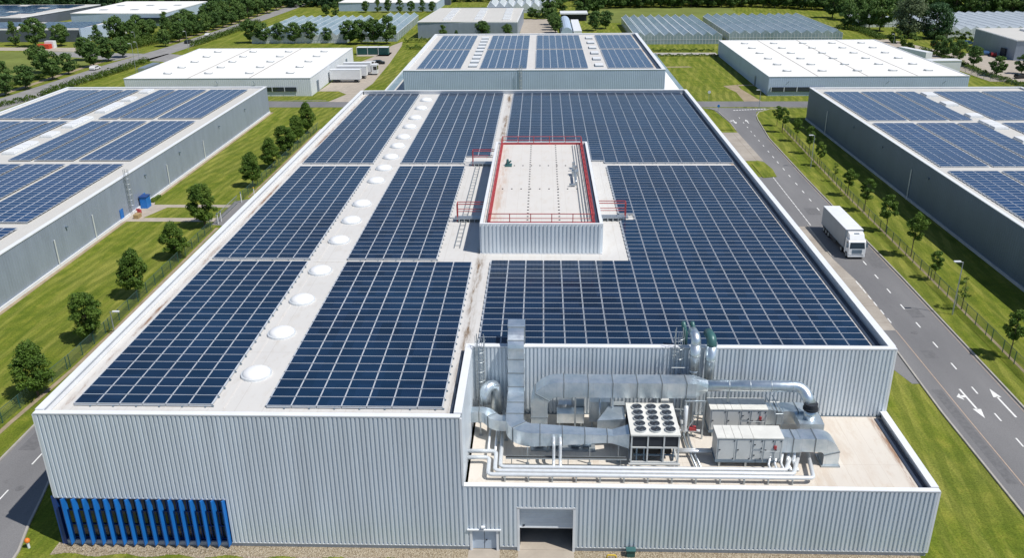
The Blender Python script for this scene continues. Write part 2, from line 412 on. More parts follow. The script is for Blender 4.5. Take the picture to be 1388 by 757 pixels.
# kerbs
def kerb(P, w=.16, h=.12, m=None):
    b = MB()
    for q in strip(P, w): b.prism(q, G, G+h)
    return struct(b.build('kerb', m or m_kerb))
kerb(gp((41.1,20),(41.85,65),(42.4,95),(42.7,137),(43.2,163),(44.7,179),(45.3,183),(46.6,186.6),(49.5,189.6),(54,190.9),(110,191.0)))
kerb(gp((34.6,20),(34.5,65),(34.9,77)))
kerb(gp((36.3,102),(36.5,113.3)), .14, .1)
kerb(gp((36.7,190.2),(38,187.5),(38.5,177),(38.35,170)))
kerb(gp((-66,200),(-50.5,200.9)), .14, .08)
# right-hand road markings
cx = lambda y: 38.9+(y-64)*.0205
b = MB()
for y in (57,60.6,64.4,68.9,73.4,77.8,82.3,86.8,91.1,95.3,99.6,120.5,124.9,129,133.2,137.7,141.7,146,149.5,153.3,157.5,161.4,165.3,168.7,172.4,176.5,181):
    l = .62 if y < 150 else .5; x = cx(y)
    b.face([(*g(x-.07, y-l), Z3), (*g(x+.07, y-l), Z3), (*g(x+.09, y+l), Z3), (*g(x-.05, y+l), Z3)])
for y in (83.3,85.4,87.5,89.3,91,92.2,93.4): b.face([(*g(36.62,y-.55),Z3),(*g(36.74,y-.55),Z3),(*g(36.76,y+.55),Z3),(*g(36.64,y+.55),Z3)])
y = 113.5
while y < 137:
    x = 37.0+(y-113.4)*.025; b.face([(*g(x-.05,y),Z3),(*g(x+.06,y),Z3),(*g(x+.08,y+1.3),Z3),(*g(x-.03,y+1.3),Z3)]); y += 1.5
x = 41.6
while x < 48.6:
    y = 188.5+(x-41.6)*.2; b.face([(*g(x,y-.22),Z3),(*g(x+.42,y-.2),Z3),(*g(x+.42,y+.3),Z3),(*g(x,y+.28),Z3)]); x += .62
def arrow(x, y, L, d, head2=False):     # d=+1 points away from the viewer
    w = .09; y0, y1 = (y, y+L) if d > 0 else (y+L, y)
    s = 1 if d > 0 else -1
    b.face([(*g(x-w, y0), Z3), (*g(x+w, y0), Z3), (*g(x+w, y1-s*1.4), Z3), (*g(x-w, y1-s*1.4), Z3)])
    b.face([(*g(x-.36, y1-s*1.5), Z3), (*g(x+.36, y1-s*1.5), Z3), (*g(x, y1), Z3)])
    if head2:
        ym = y+L*.72
        b.face([(*g(x-.1, ym-.1), Z3), (*g(x-.1, ym+.25), Z3), (*g(x-.45, ym+.25), Z3), (*g(x-.45, ym-.1), Z3)])
        b.face([(*g(x-.4, ym-.55), Z3), (*g(x-.4, ym+.6), Z3), (*g(x-.85, ym+.0), Z3)])
arrow(37.75, 64.2, 4.9, -1, True); arrow(40.45, 64.4, 4.8, 1)
arrow(39.6, 175.6, 3.6, -1, True); arrow(42.2, 176, 3.4, 1)
struct(b.build('road_marking', m_paint))
b = MB()
for q in strip(gp((36.2,40),(36.3,64),(36.5,81)), .09)+strip(gp((36.25,102),(36.6,113)), .09)+strip(gp((41.45,50),(41.55,65),(42.1,95),(42.4,137),(42.9,163)), .06): b.face([(x,y,Z3) for x, y in q])
struct(b.build('edge_line', m_paint_y))
for P in ([(35.2,55),(36.0,55),(36.1,69),(35.2,69)],[(40.2,98),(41.9,98),(42,103),(40.3,103)],[(38.0,118),(39.8,118),(39.9,121),(38.1,121)],[(39.4,84),(40.8,84.2),(40.8,86.4),(39.4,86)],[(37.2,75),(38.4,75),(38.4,76.6),(37.2,76.6)],[(-42.6,58),(-41.2,58),(-41.2,63),(-42.6,63)]): sheet('road_patch', [gp(*P)], Z2, m_patch)
for x, y in ((38.2,80.5),(38.6,108),(-39.6,53)): b = MB(); X_, Y_ = g(x, y); b.tube([(X_,Y_,Z1-.01),(X_,Y_,Z2+.008)], .33, 18); struct(b.build('manhole_cover', m_patch))
# left-hand road round the corner of the hall
LR = [(-40.7,170),(-40.7,60),(-40.2,55),(-39.2,50.5),(-38.6,45),(-39,38),(-42,28)]
sheet('service_road', strip(gp((-40.7,170),(-40.7,61)), 5)+[gp((-43.2,61),(-38.2,61),(-38.15,55.2),(-43.2,56)), gp((-43.2,56),(-38.15,55.2),(-37.3,52),(-43.3,51)), gp((-43.3,51),(-37.3,52),(-36.6,49),(-43.6,46)),
     gp((-43.6,46),(-36.6,49),(-35.7,46),(-45,40)), gp((-45,40),(-35.7,46),(-35.4,43.5),(-46,32)), gp((-46,32),(-35.4,43.5),(-35.6,40),(-38,30))], Z1, m_asph)
kerb(gp((-43.25,170),(-43.25,126.5)));kerb(gp((-43.25,112.5),(-43.25,56),(-43.4,51),(-43.7,46),(-45.1,40),(-46.1,32)))
kerb(gp((-38.15,170),(-38.15,55.2),(-37.3,52),(-36.6,49),(-35.7,46),(-35.4,43.5),(-35.6,40),(-38,30)))
b = MB()
for y in (44,48,52,56.8,61.5,66): x = -40.35; b.face([(*g(x-.06,y-.75),Z3),(*g(x+.06,y-.75),Z3),(*g(x+.06,y+.75),Z3),(*g(x-.06,y+.75),Z3)])
struct(b.build('service_road_marking', m_paint))
sheet('unseen_asphalt', [[(-30,-60),(60,-60),(60,44.6),(-33.5,44.6)]], Z1-.004, m_asph)  # unseen asphalt added to keep green grass bounce off the front walls
sheet('gate_driveway', [gp((-46.4,113.3),(-43.2,112.6),(-43.2,126),(-46.6,124))], Z1+.004, m_asph)
sheet('path', [gp((-59.9,114.6),(-46.4,114.6),(-46.4,116.2),(-59.9,116.2)), gp((-59.9,121.0),(-46.5,121.0),(-46.5,122.3),(-59.9,122.3)), gp((-59.9,116.2),(-57.4,116.2),(-55.8,121),(-59.9,121)), gp((-59.9,122.3),(-58.3,122.3),(-59.5,126),(-59.9,126)),
   ], Z1+.006, m_path)
sheet('gravel_border', [[(-60.15,40),(-59.45,40),(-59.45,189),(-60.15,189)]], Z1+.002, m_dirt)
# front strip of gravel and the paving at the doors
b = MB(); xs = [-33.6+i*.4 for i in range(int(59.4/.4)+1)]
for i in range(len(xs)-1):
    ya, yb = 46.05+.16*math.sin(xs[i]*1.7)+.1*random.random(), 46.05+.16*math.sin(xs[i+1]*1.7)
    b.face([(xs[i],ya,Z1),(xs[i+1],yb,Z1),(xs[i+1],47.3,Z1),(xs[i],47.3,Z1)])
struct(b.build('gravel_strip', m_gravel))
sheet('door_paving', [[(-4.9,44),(-2.75,44),(-2.75,47.3),(-4.9,47.3)]], Z1+.006, m_path)
sheet('dock_ramp', [[(-1.5,42),(2.3,42),(2.3,47.3),(-1.5,47.3)]], Z1+.006, m_path)
b = MB()  # gravel wedges shaped like the sunlit gaps between the fin shadows
for i in range(16):
    x = -32.0+i*.715; b.prism([(x+.1,46.75),(x+.65,46.75),(x+.62,46.42),(x+.2,46.28)], G, G+.09)
struct(b.build('sunlit_gravel_wedge', m_gravel))
# yards between the halls and the ground far behind
sheet('yard_drive', [gp((-55,212),(-44.2,212),(-43.4,222),(-54.6,222)), gp((-54.6,222),(-43.4,222),(-44.4,255),(-54,255)), gp((-54,255),(-44.4,255),(-46.2,290),(-49.5,276)), gp((-49.5,276),(-46.2,290),(-47.5,301),(-49.8,290)),
    gp((-49.6,199),(-43.8,199),(-43.6,208),(-47.2,208)), gp((-47.2,208),(-43.6,208),(-44.2,212),(-50,212)), gp((-57,268.5),(-47,268.5),(-47,276),(-57,276))], Z1+.008, m_path)
sheet('dirt_track', [gp((45.9,197),(49.9,198),(48.4,213),(48.6,218.6),(44.9,217.2),(46.4,209)), gp((48.4,217.4),(53,217.4),(53,218.6),(48.4,218.8)), gp((30,245),(42,245.5),(41,247),(31,246.6))], Z1+.002, m_dirt)
sheet('field_path', [gp((24,268),(53,267.5),(53,272.5),(24,273))], Z1+.002, m_kerb)
sheet('hayfield', [gp((17,352),(80,350),(84,410),(17,412)), gp((-210,196),(-137,205),(-134,262),(-160,282),(-215,280))], Z1-.004, m_field)
sheet('far_yard', [gp((-8,318),(6,318),(3,366),(-8,366)), gp((112,222),(160,215),(160,256),(122,270),(116,300),(110,300)), gp((-170,284),(-150,281),(-150,290),(-215,294),(-215,287)), gp((-232,340),(-190,340),(-190,375),(-205,360))], Z1+.002, m_path)
sheet('avenue', [gp((-131.5,180),(-122.5,180),(-121.5,221),(-129.6,221)), gp((-129.6,221),(-121.5,221),(-119.5,250),(-128.2,256)), gp((-128.2,256),(-119.5,250),(-117,285),(-124.6,292)), gp((-124.6,292),(-117,285),(-116,340),(-123,345)), gp((-123,345),(-116,340),(-114.2,440),(-120.5,440)),
     gp((-121,262),(-101,256),(-101,266),(-118.5,276)), gp((-129,262),(-126,276),(-160,282),(-160,276))], Z1, m_asph2)
sheet('footpath', strip(gp((-133.2,196),(-132.8,238),(-131.9,262)), 1.8)+strip(gp((-128,298),(-126,330),(-124.6,360),(-123.5,430)), 1.5), Z1+.004, m_dirt)
# ================================================================ SOLAR ARRAYS
PANEL = {}
def panel_mesh(w, h, cm):
    k = (round(w, 3), round(h, 3), cm.name)
    if k in PANEL: return PANEL[k]
    me = bpy.data.meshes.new('solar_panel'); a, c, t = w/2, h/2, .016
    v = [(-a,-c,0),(a,-c,0),(a,c,0),(-a,c,0),(-a+t,-c+t,0),(a-t,-c+t,0),(a-t,c-t,0),(-a+t,c-t,0),(-a,-c,-.05),(a,-c,-.05),(a,c,-.05),(-a,c,-.05)]
    f = [(4,5,6,7),(0,1,5,4),(1,2,6,5),(2,3,7,6),(3,0,4,7),(8,9,1,0),(9,10,2,1),(10,11,3,2),(11,8,0,3),(11,10,9,8)]
    me.from_pydata(v, [], f); me.materials.append(cm); me.materials.append(m_frame)
    me.polygons.foreach_set('material_index', [0]+[1]*9)
    ul = me.uv_layers.new(name='UVMap')
    for li, q in zip(me.polygons[0].loop_indices, ((0,0),(1,0),(1,1),(0,1))): ul.data[li].uv = q
    PANEL[k] = me; return me
def solar_array(x0, x1, y0, y1, z, cols, rows, label, group, hole=None, parts=100, gx=.058, gy=.035, edge=True, cm=None):
    pw, ph = (x1-x0)/cols, (y1-y0)/rows; cm = cm or m_cell
    t = thing('solar_array', label, 'solar array', ((x0+x1)/2, y0, z-.2), group=group)
    cells = []
    for j in range(rows):
        for i in range(cols):
            x, y = x0+(i+.5)*pw, y0+(j+.5)*ph
            if hole and hole(x, y): continue
            cells.append((x, y))
    has = {(round((x-x0)/pw-.5), round((y-y0)/ph-.5)) for x, y in cells}
    cells.sort(key=lambda c: (round(c[1], 2), abs(c[0])))
    w, h = pw-gx, ph-gy; me = panel_mesh(w, h, cm)
    for x, y in cells[:parts]:
        o = bpy.data.objects.new('solar_panel', me); col.objects.link(o); o.parent = t
        o.location = (x-(x0+x1)/2, y-y0, .2); OFF[o] = Vector((0,0,0))
    rest = cells[parts:]
    if rest:
        b = MB(); a, c, q = w/2, h/2, .02
        for x, y in rest:
            b.face([(x-a+q,y-c+q,z),(x+a-q,y-c+q,z),(x+a-q,y+c-q,z),(x-a+q,y+c-q,z)], 0, ((0,0),(1,0),(1,1),(0,1)))
            b.box(x-a, y-c, z-.05, x+a, y+c, z-.003, 1)
        o = b.build('solar_panel', (cm, m_frame), t); o['kind'] = 'stuff'
    b = MB()
    for i, j in has:   # rails under the joints, clamps at the free edges
        xa, ya = x0+i*pw, y0+j*ph
        if j % 2 == 0 or (i, j-1) not in has: pass
        b.box(xa+.03, ya-.04, z-.16, xa+pw-.03, ya+.04, z-.10, 0)
        b.box(xa-.09, ya+.11, z-.125, xa+.09, ya+ph-.11, z-.065, 0)
        if (i+1, j) not in has and edge:
            b.box(xa+pw-.02, ya-.06, z-.2, xa+pw+.12, ya+.06, z-.13, 1)
            b.box(xa+pw-.09, ya+.11, z-.125, xa+pw+.02, ya+ph-.11, z-.065, 0)
        if (i, j-1) not in has and edge: b.box(xa+pw*.7, ya-.14, z-.2, xa+pw*.7+.1, ya+.05, z-.13, 1)
        if (i, j+1) not in has: b.box(xa+.03, ya+ph-.10, z-.12, xa+pw-.03, ya+ph, z-.062, 0)
    b.build('mounting_frame', (m_rail, m_trim), t)
    return t
ZA = 9.92; GM = 'solar arrays on the long central hall'
H_ = 'of the long central hall'
solar_array(-31.4,-22.0,49.2,75.0,ZA,6,22,'solar array at the front left corner of the long hall beside the largest domes',GM)
solar_array(-31.4,-22.1,75.8,108.2,ZA,6,29,'solar array on the left edge '+H_+', second block from the front',GM)
solar_array(-31.5,-22.2,109.9,157.0,ZA,6,42,'solar array at the far left corner '+H_+', behind two others',GM)
solar_array(-18.3,-6.5,49.1,74.9,ZA,7,22,'solar array between the white domes and the notch, nearest block right of the domes',GM)
solar_array(-18.4,-9.9,75.7,108.2,ZA,5,29,'narrow solar array just left of the raised plant room '+H_,GM)
solar_array(-18.5,-6.9,109.9,157.2,ZA,7,42,'solar array behind and left of the raised plant room, right of the smallest domes',GM, hole=lambda x, y: x > -10 and y < 113.2)
solar_array(-4.7,24.7,58.3,108.4,ZA,18,47,'huge L-shaped solar array in front and right of the raised plant room',GM, hole=lambda x, y: (x < 8.5 and y > 75.4) or (x < 10 and 86.6 < y < 89.6))
solar_array(-5.1,24.9,110.0,157.2,ZA,18,42,'wide solar array behind the raised plant room at the far right of the hall',GM, hole=lambda x, y: x < 8.3 and y < 111.2)
# ================================================================ MAIN HALL
hall = thing('warehouse', 'long central hall in pale blue ribbed cladding with a stepped front and solar roof', 'warehouse', (-3.5,47.2,G))
X0, X1, Y0, Y1, YN, XN = -32.95, 25.95, 47.2, 157.6, 57.0, -5.2
HT, LT, RZ, LZ = 10.4, 5.1, 9.7, 4.6
def wall(f): b = MB(); f(b); return b.build('wall', (m_clad,), hall)
wall(lambda b: (b.rib((-21.25,Y0), (XN,Y0), .1, HT-.12), b.rib((X0,Y0), (-21.25,Y0), 3.78, HT-.12)))
wall(lambda b: (b.rib((XN,Y0), (-4.8,Y0), .1, LT-.12), b.rib((-4.8,Y0), (-2.8,Y0), 1.55, LT-.12), b.rib((-2.8,Y0), (-1.5,Y0), .1, LT-.12), b.rib((-1.5,Y0), (2.3,Y0), 3.4, LT-.12), b.rib((2.3,Y0), (X1,Y0), .1, LT-.12)))
wall(lambda b: b.rib((XN,YN), (X1,YN), LZ+.1, HT-.12))
wall(lambda b: b.rib((XN,Y0), (XN,YN), LZ-.2, HT-.12))
wall(lambda b: b.rib((X1,Y0), (X1,YN), .1, LT-.12))
wall(lambda b: b.rib((X1,YN), (X1,Y1), .1, HT-.12))
wall(lambda b: b.rib((X1,Y1), (X0,Y1), .1, HT-.12, .6))
wall(lambda b: b.rib((X0,Y1), (X0,Y0), .1, HT-.12))
b = MB()
for a in ((X0,Y0-.02,-21.3,Y0+.1),(-21.3,Y0-.02,-4.8,Y0+.1),(-2.8,Y0-.02,-1.5,Y0+.1),(2.3,Y0-.02,X1,Y0+.1)): b.box(a[0],a[1],G,a[2],a[3],.08)
b.box(X1-.1,Y0+.12,G,X1+.02,Y1,.08); b.box(X0-.02,Y0+.12,G,X0+.1,Y1,.08)
b.build('plinth', m_plinth, hall)
b = MB()
for a in ((-21.25,-4.85),(-2.75,-1.55),(2.35,X1+.06)): b.box(a[0],Y0-.11,.08,a[1],Y0-.02,.14,0)
b.box(X0-.05,Y0-.09,3.68,-21.2,Y0+.05,3.78,0)
b.build('base_trim', m_white, hall)
b = MB(); b.box(XN+.15,YN-.11,LZ+.0,X1-.6,YN-.02,LZ+.14,0); b.build('base_trim', m_trim, hall)
b = MB(); b.face([(X0+.3,Y0+.3,RZ),(XN-.3,Y0+.3,RZ),(XN-.3,YN+.3,RZ),(X1-.3,YN+.3,RZ),(X1-.3,Y1-.3,RZ),(X0+.3,Y1-.3,RZ)]); b.build('roof', m_roof, hall)
b = MB(); b.box(XN+.3,Y0+.3,LZ-.1,X1-.3,YN-.02,LZ); b.build('lower_roof', m_roof_low, hall)
def par(P, z, w=.42, drop=.55, low=None):
    b = MB(); b.box(P[0]+.08, P[1]+.08, z-drop if low is None else low, P[2]-.08, P[3]-.08, z-.09, 0); b.box(P[0]-.06 if P[2]-P[0] < 1 else P[0], P[1]-.06 if P[3]-P[1] < 1 else P[1], z-.09, P[2]+.06 if P[2]-P[0] < 1 else P[2], P[3]+.06 if P[3]-P[1] < 1 else P[3], z, 1)
    return b.build('parapet', (m_white, m_white), hall)
par((X0,Y0-.06,XN+.06,Y0+.24), HT, low=9.55); par((X0-.06,Y0+.40,X0+.36,Y1+.06), HT, low=9.55); par((X1-.36,YN+.34,X1+.06,Y1+.06), HT, low=9.55)
par((X0+.42,Y1-.34,X1-.42,Y1+.06), HT, low=9.55); par((XN-.34,Y0+.40,XN+.06,YN+.34), HT, low=9.55); par((XN+.12,YN-.06,X1+.06,YN+.28), HT, low=9.55)
par((XN+.06,Y0-.06,X1+.06,Y0+.22), LT, low=4.4); par((X1-.32,Y0+.36,X1+.06,YN-.1), LT, low=4.4)
for q in ((XN-.0,Y0-.12,LT,XN+.14,Y0-.0,HT-.12),(X0-.09,Y0-.1,3.78,X0+.06,Y0+.04,HT-.11),(X1-.05,Y0-.1,.1,X1+.09,Y0+.02,LT-.1),(X1-.05,YN-.1,LT,X1+.09,YN+.02,HT-.11)): b = MB(); b.box(*q); b.build('corner_flashing', m_white, hall)
b = MB(); b.box(X1-1.0,YN+.7,RZ+.0,X1-.42,Y1-1,RZ+.05); b.build('dark_roof_strip', m_parapet_shade, hall)  # dark strip painted where the parapet shades the roof edge
b = MB(); b.box(X1-.85,Y0+.7,LZ,X1-.36,YN-.4,LZ+.05); b.build('dark_roof_strip', m_parapet_shade, hall)
b = MB(); b.box(XN-.62,Y0+.9,RZ,XN-.36,YN+.2,RZ+.06); b.build('dark_roof_strip', m_parapet_shade, hall)
b = MB()
for y in (75.3,109.0): b.box(-21.6,y-.05,RZ,-18.7,y+.05,RZ+.03)
b.box(-21.2,49,RZ,-21.1,157,RZ+.03); b.build('roof_seam', m_roof_pent, hall)
DY = [53.6,60.1,66.4,72.9,80.9,87.0,92.8,101.9,107.6,113.1,119.1,124.4,131.0,137.3,144.7,151.6]
for i, y in enumerate(DY):
    s = MB(); s.lathe([(1.10,0),(1.08,.16),(1.0,.17)], -20.35, y, RZ, 28); so = s.build('skylight', m_pipe, hall)
    d = MB(); d.lathe([(.98,.17),(.94,.27),(.80,.38),(.56,.47),(.28,.52),(.03,.53)], -20.35, y, RZ, 28); d.build('dome', m_dome, so, smooth=True)
# blue louvred corner
b = MB(); b.box(X0+.05,Y0+.32,G,-21.3,Y0+.36,3.7); wo = b.build('window', m_glass, hall)
b = MB()
for i in range(17): x = -32.6+i*.705; b.box(x,Y0+.24,.1,x+.06,Y0+.31,3.66)
for z in (.1,1.2,2.4,3.58): b.box(X0+.05,Y0+.22,z,-21.3,Y0+.3,z+.06)
b.build('frame', m_bluedk, wo)
b = MB(); b.box(X0+.05,Y0-.02,3.6,-21.25,Y0+.5,3.67); b.box(X0-.30,Y0-.06,G,X0+.03,Y0+.06,3.78); b.box(X0-.10,Y0+.07,G,X0+.03,Y0+2.2,3.7); b.box(X0+.05,Y0+.0,-.1,-21.25,Y0+.3,.0); b.build('louvre_frame', m_bluedk, hall)
for i in range(16):
    b = MB(); x = -32.55+i*.735; a = R(22)
    P = [(x+.16,Y0+.08),(x+.24,Y0+.08),(x+.17,Y0-.42),(x+.08,Y0-.38)]
    k = len(b.v); b.v += [(P[0][0],P[0][1],.0),(P[1][0],P[1][1],.0),(P[2][0],P[2][1],-.02),(P[3][0],P[3][1],-.02),(P[0][0],P[0][1],3.6),(P[1][0],P[1][1],3.6),(P[2][0],P[2][1],3.78),(P[3][0],P[3][1],3.78)]
    for q in ((3,2,1,0),(4,5,6,7),(0,1,5,4),(1,2,6,5),(2,3,7,6),(3,0,4,7)): b.f.append(tuple(k+z for z in q)); b.m.append(0)
    b.build('louvre_fin', m_blue, hall)
# doors
b = MB(); b.box(-4.62,Y0+.05,G+.06,-2.98,Y0+.12,1.42); d = b.build('door', MAT('door_leaf', (.42,.50,.60), .4), hall)
b = MB(); b.box(-4.78,Y0-.12,G,-4.62,Y0+.1,1.46); b.box(-2.98,Y0-.12,G,-2.82,Y0+.1,1.46); b.box(-4.95,Y0-.2,1.46,-2.66,Y0+.08,1.56); b.build('frame', m_white, d)
b = MB(); b.box(-3.815,Y0+.04,G+.08,-3.79,Y0+.048,1.4); b.box(-3.72,Y0-.03,.55,-3.6,Y0+.03,.6); b.build('handle', m_dark, d)
b = MB(); b.box(-3.98,Y0-.3,1.74,-3.72,Y0-.02,1.84); b.box(-3.9,Y0-.1,1.84,-3.8,Y0-.0,1.92); b.build('lamp', m_white, hall)
b = MB(); b.box(-1.4,Y0+.36,1.35,2.2,Y0+.44,3.3)
d = b.build('roller_door', MAT('roller_door_slats', (.50,.56,.62), .45), hall)
b = MB(); b.box(-1.4,Y0+.345,1.35,2.2,Y0+.37,1.47)
for k in range(1, 5): b.box(-1.38,Y0+.35,1.35+k*.4,2.18,Y0+.358,1.37+k*.4)
b.build('bottom_rail', m_white, d)
b = MB(); b.box(-1.2,Y0+.32,1.52,-1.05,Y0+.36,1.62); b.build('handle', m_dark, d)
b = MB(); b.box(-1.56,Y0-.12,G,-1.4,Y0+.4,3.34); b.box(2.2,Y0-.12,G,2.36,Y0+.4,3.34); b.box(-1.56,Y0-.12,3.3,2.36,Y0+.4,3.42); b.build('door_surround', m_white, hall)
b = MB(); b.box(-1.4,Y0+.0,G,2.2,Y0+7,G+.045); b.build('dock_floor', m_path, hall)
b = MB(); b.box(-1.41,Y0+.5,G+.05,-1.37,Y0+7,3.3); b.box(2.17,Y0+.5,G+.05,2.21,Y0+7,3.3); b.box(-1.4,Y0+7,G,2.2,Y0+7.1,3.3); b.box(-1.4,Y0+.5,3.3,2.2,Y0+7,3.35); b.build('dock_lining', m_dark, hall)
# raised plant room on the roof
PX0, PX1, PY0, PY1, PH = -5.8, 5.75, 77.6, 109.4, 12.8
pr = MB(); pr.rib((PX0,PY0), (PX1,PY0), RZ+.1, PH-.1, .37); pr.rib((PX1,PY0), (PX1,PY1), RZ+.1, PH-.1); pr.rib((PX1,PY1), (PX0,PY1), RZ+.1, PH-.1); pr.rib((PX0,PY1), (PX0,PY0), RZ+.1, PH-.1)
pr = pr.build('plant_room', m_clad, hall)
b = MB(); b.box(PX0+.1,PY0+.1,PH-.4,PX1-.1,PY1-.1,PH-.22); b.build('roof', m_roof_pent, pr)
b = MB()
for a in ((PX0-.08,PY0-.08,PX1+.08,PY0+.2),(PX0-.08,PY1-.2,PX1+.08,PY1+.08),(PX0-.08,PY0+.2,PX0+.22,PY1-.2),(PX1-.22,PY0+.2,PX1+.08,PY1-.2)): b.box(a[0],a[1],PH-.3,a[2],a[3],PH)
b.build('coping', m_white, pr)
b = MB(); b.box(PX1-.72,PY0+.4,PH-.22,PX1-.24,PY1-.4,PH-.19); b.build('dark_roof_strip', m_parapet_shade, pr)
b = MB(); b.box(PX0-.1,PY0-.1,RZ,PX1+.1,PY0-.02,RZ+.12); b.box(PX0-.1,PY0,RZ,PX0-.02,PY1,RZ+.12); b.box(PX1+.02,PY0,RZ,PX1+.1,PY1,RZ+.12); b.build('base_trim', m_white, pr)
zf = PH-.22
def fix_(*q): b = MB(); b.box(*q); b.build('fixing', m_dark, pr)
y = PY0+1.6
while y < PY1-1:
    for x in (-1.35,1.75): fix_(x-.08,y-.08,zf,x+.08,y+.08,zf+.05)
    y += 1.0
for yy in (89.4,98.7):
    x = -4.2
    while x < 4.6:
        fix_(x-.07,yy-.09,zf,x+.07,yy+.09,zf+.05); x += 1.0
def guard(name, x0, y0, x1, y1, z):
    t = thing('guard_rail', 'red steel guard rail running round the roof of the raised plant room', 'railing', ((x0+x1)/2, y0, z))
    sides = [((x0,y0),(x1,y0)), ((x1,y0),(x1,y1)), ((x1,y1),(x0,y1)), ((x0,y1),(x0,y0))]
    for a, c in sides:
        b = MB()
        b.tube([(*a,z+1.0),(*c,z+1.0)], .045, 6); b.tube([(*a,z+.55),(*c,z+.55)], .035, 6)
        b.build('rail', m_red, t)
        e = MB(); dx, dy = c[0]-a[0], c[1]-a[1]; L = math.hypot(dx, dy); nx, ny = -dy/L, dx/L
        e.sweep([(*a,z+.08),(*c,z+.08)], (0,0,1), .20, .26); e.build('toe_board', m_red, t)
        n = round(L/2.05)
        for k in range(n):
            x, y = a[0]+dx*k/n, a[1]+dy*k/n; p = MB(); p.tube([(x,y,z),(x,y,z+1.0)], .042, 6); p.box(x-.1,y-.1,z-.02,x+.1,y+.1,z+.03); p.build('post', m_red, t)
    return t
guard('guard', PX0+.75, PY0+.45, PX1-.75, PY1-.5, PH-.2)
def davit(x, y, s, lab):
    t = thing('access_frame', lab, 'access frame', (x, y, RZ), group='red access frames beside the plant room')
    xo = x+s*3.0
    for yy in (y, y+.8):
        p = MB(); p.tube([(xo,yy,RZ+.1),(xo,yy,RZ+2.0)], .05, 6); p.build('post', m_red, t)
    b = MB(); b.tube([(x,y,RZ+2.0),(xo,y,RZ+2.0)], .05, 6); b.tube([(x,y+.8,RZ+2.0),(xo,y+.8,RZ+2.0)], .05, 6); b.tube([(x,y,RZ+1.2),(xo,y,RZ+1.2)], .04, 6); b.tube([(xo,y,RZ+2),(xo,y+.8,RZ+2)], .04, 6); b.tube([(x,y+.8,RZ+1.2),(xo,y+.8,RZ+1.2)], .04, 6); b.build('rail', m_red, t)
    b = MB(); b.box(x,y-.1,RZ+.35,xo+s*.3,y+.9,RZ+.42)
    for k in range(6): b.box(x+s*k*.55,y-.15,RZ+.02,x+s*(k*.55+.08),y+.95,RZ+.35)
    b.tube([(xo+s*.9,y-.1,RZ+.55),(x+s*.2,y-.1,RZ+.55)], .035, 6); b.build('platform', m_galv, t)
davit(PX0-.15, 86.8, -1, 'red access frame left of the plant room, nearer the viewer'); davit(PX0-.15, 110.4-1.5, -1, 'red access frame at the far left corner of the plant room'); davit(PX1+.15, 87.2, 1, 'red access frame right of the plant room over the panels')
t = thing('roof_pipework', 'two thin steel pipes running along the right edge of the plant room roof', 'pipes', (4.2,PY0+1,PH-.2))
for dx in (3.9,4.2,4.5):
    b = MB(); b.tube([(dx,PY0+1,PH-.1),(dx,PY1-1.2,PH-.1)], .035, 6); b.build('pipe', m_steel, t)
t = thing('roof_fan', 'grey green pipe fan assembly near the right rail of the plant room roof', 'fan', (3.9,92,PH-.2))
b = MB(); b.tube(fillet([(3.0,90.3,PH+.0),(3.7,90.3,PH+.0),(3.7,90.3,PH+.4),(3.7,94,PH+.4)], .15), .14, 10); b.build('pipe', m_galv, t, True)
b = MB(); b.box(3.4,94.2,PH-.2,4.1,95.2,PH+.35); b.cyl(3.75,94.7,PH+.35,PH+.9,.2); b.tube([(3.2,96.4,PH),(4,96.4,PH+.1)], .1); b.cyl(3.7,97.6,PH-.2,PH+.5,.18); b.build('housing', m_galv, t)
t = thing('roof_vent', 'small grey green roof vent near the left rail of the plant room roof', 'vent', (-4.0,98.6,PH-.2))
b = MB(); b.box(-4.3,98.2,PH-.22,-3.5,99.4,PH-.1); b.cyl(-4.0,98.8,PH-.1,PH+.55,.22, 10, 0, .12); b.tube([(-3.9,98.8,PH+.1),(-3.6,98.6,PH+.4)], .09); b.build('cowl', m_teal, t)
t = thing('cable_tray', 'long narrow ladder-like cable tray on the roof left of the plant room', 'cable tray', (-8,78,RZ))
b = MB()
for x in (-8.55,-8.0): b.box(x,79,RZ+.08,x+.06,108.5,RZ+.16)
for k in range(25): b.box(-8.55,79.5+k*1.2,RZ+.1,-8.0,79.56+k*1.2,RZ+.14)
b.build('tray', m_steel, t)
# ================================================================ HVAC ON THE LOWER ROOF
def flanged(t, pts, b_, w, h, every=1.6, mats=None, ws=None, hs=None, name='duct_body'):
    b = MB(); b.sweep(pts, b_, ws or w, hs or h); b.build(name, m_duct, t)
    acc = 0; P = [Vector(p) for p in pts]; bb = Vector(b_).normalized(); nxt = every*.5
    for i in range(len(P)-1):
        seg = (P[i+1]-P[i]).length; d = (P[i+1]-P[i]).normalized()
        while nxt < acc+seg:
            q = P[i]+d*(nxt-acc); f = MB(); u = (nxt-acc)/seg
            wi = (ws[i]*(1-u)+ws[i+1]*u) if ws else w; hi = (hs[i]*(1-u)+hs[i+1]*u) if hs else h
            f.sweep([q-d*.03, q+d*.03], bb, wi+.09, hi+.09); f.build('flange', m_flange, t); nxt += every
        acc += seg
def legs(t, L, z0, z1, w=.045):
    for x, y in L:
        b = MB(); b.box(x-w, y-w, z0, x+w, y+w, z1); b.box(x-.12, y-.12, z0, x+.12, y+.12, z0+.04); b.build('support_leg', m_steel, t)
t = thing('rising_duct', 'tall square metal duct rising up the notch wall and bending back over the roof edge', 'duct', (-1.85,56.3,LZ))
P = fillet([(-1.85,56.45,6.9),(-1.85,56.45,11.15),(-1.85,58.4,11.15)], .75, 7)
flanged(t, P, (1,0,0), 1.18, .85, 1.15)
b = MB(); b.box(-2.5,57.9,RZ,-1.2,59.1,11.6); b.build('roof_hood', m_duct, t)
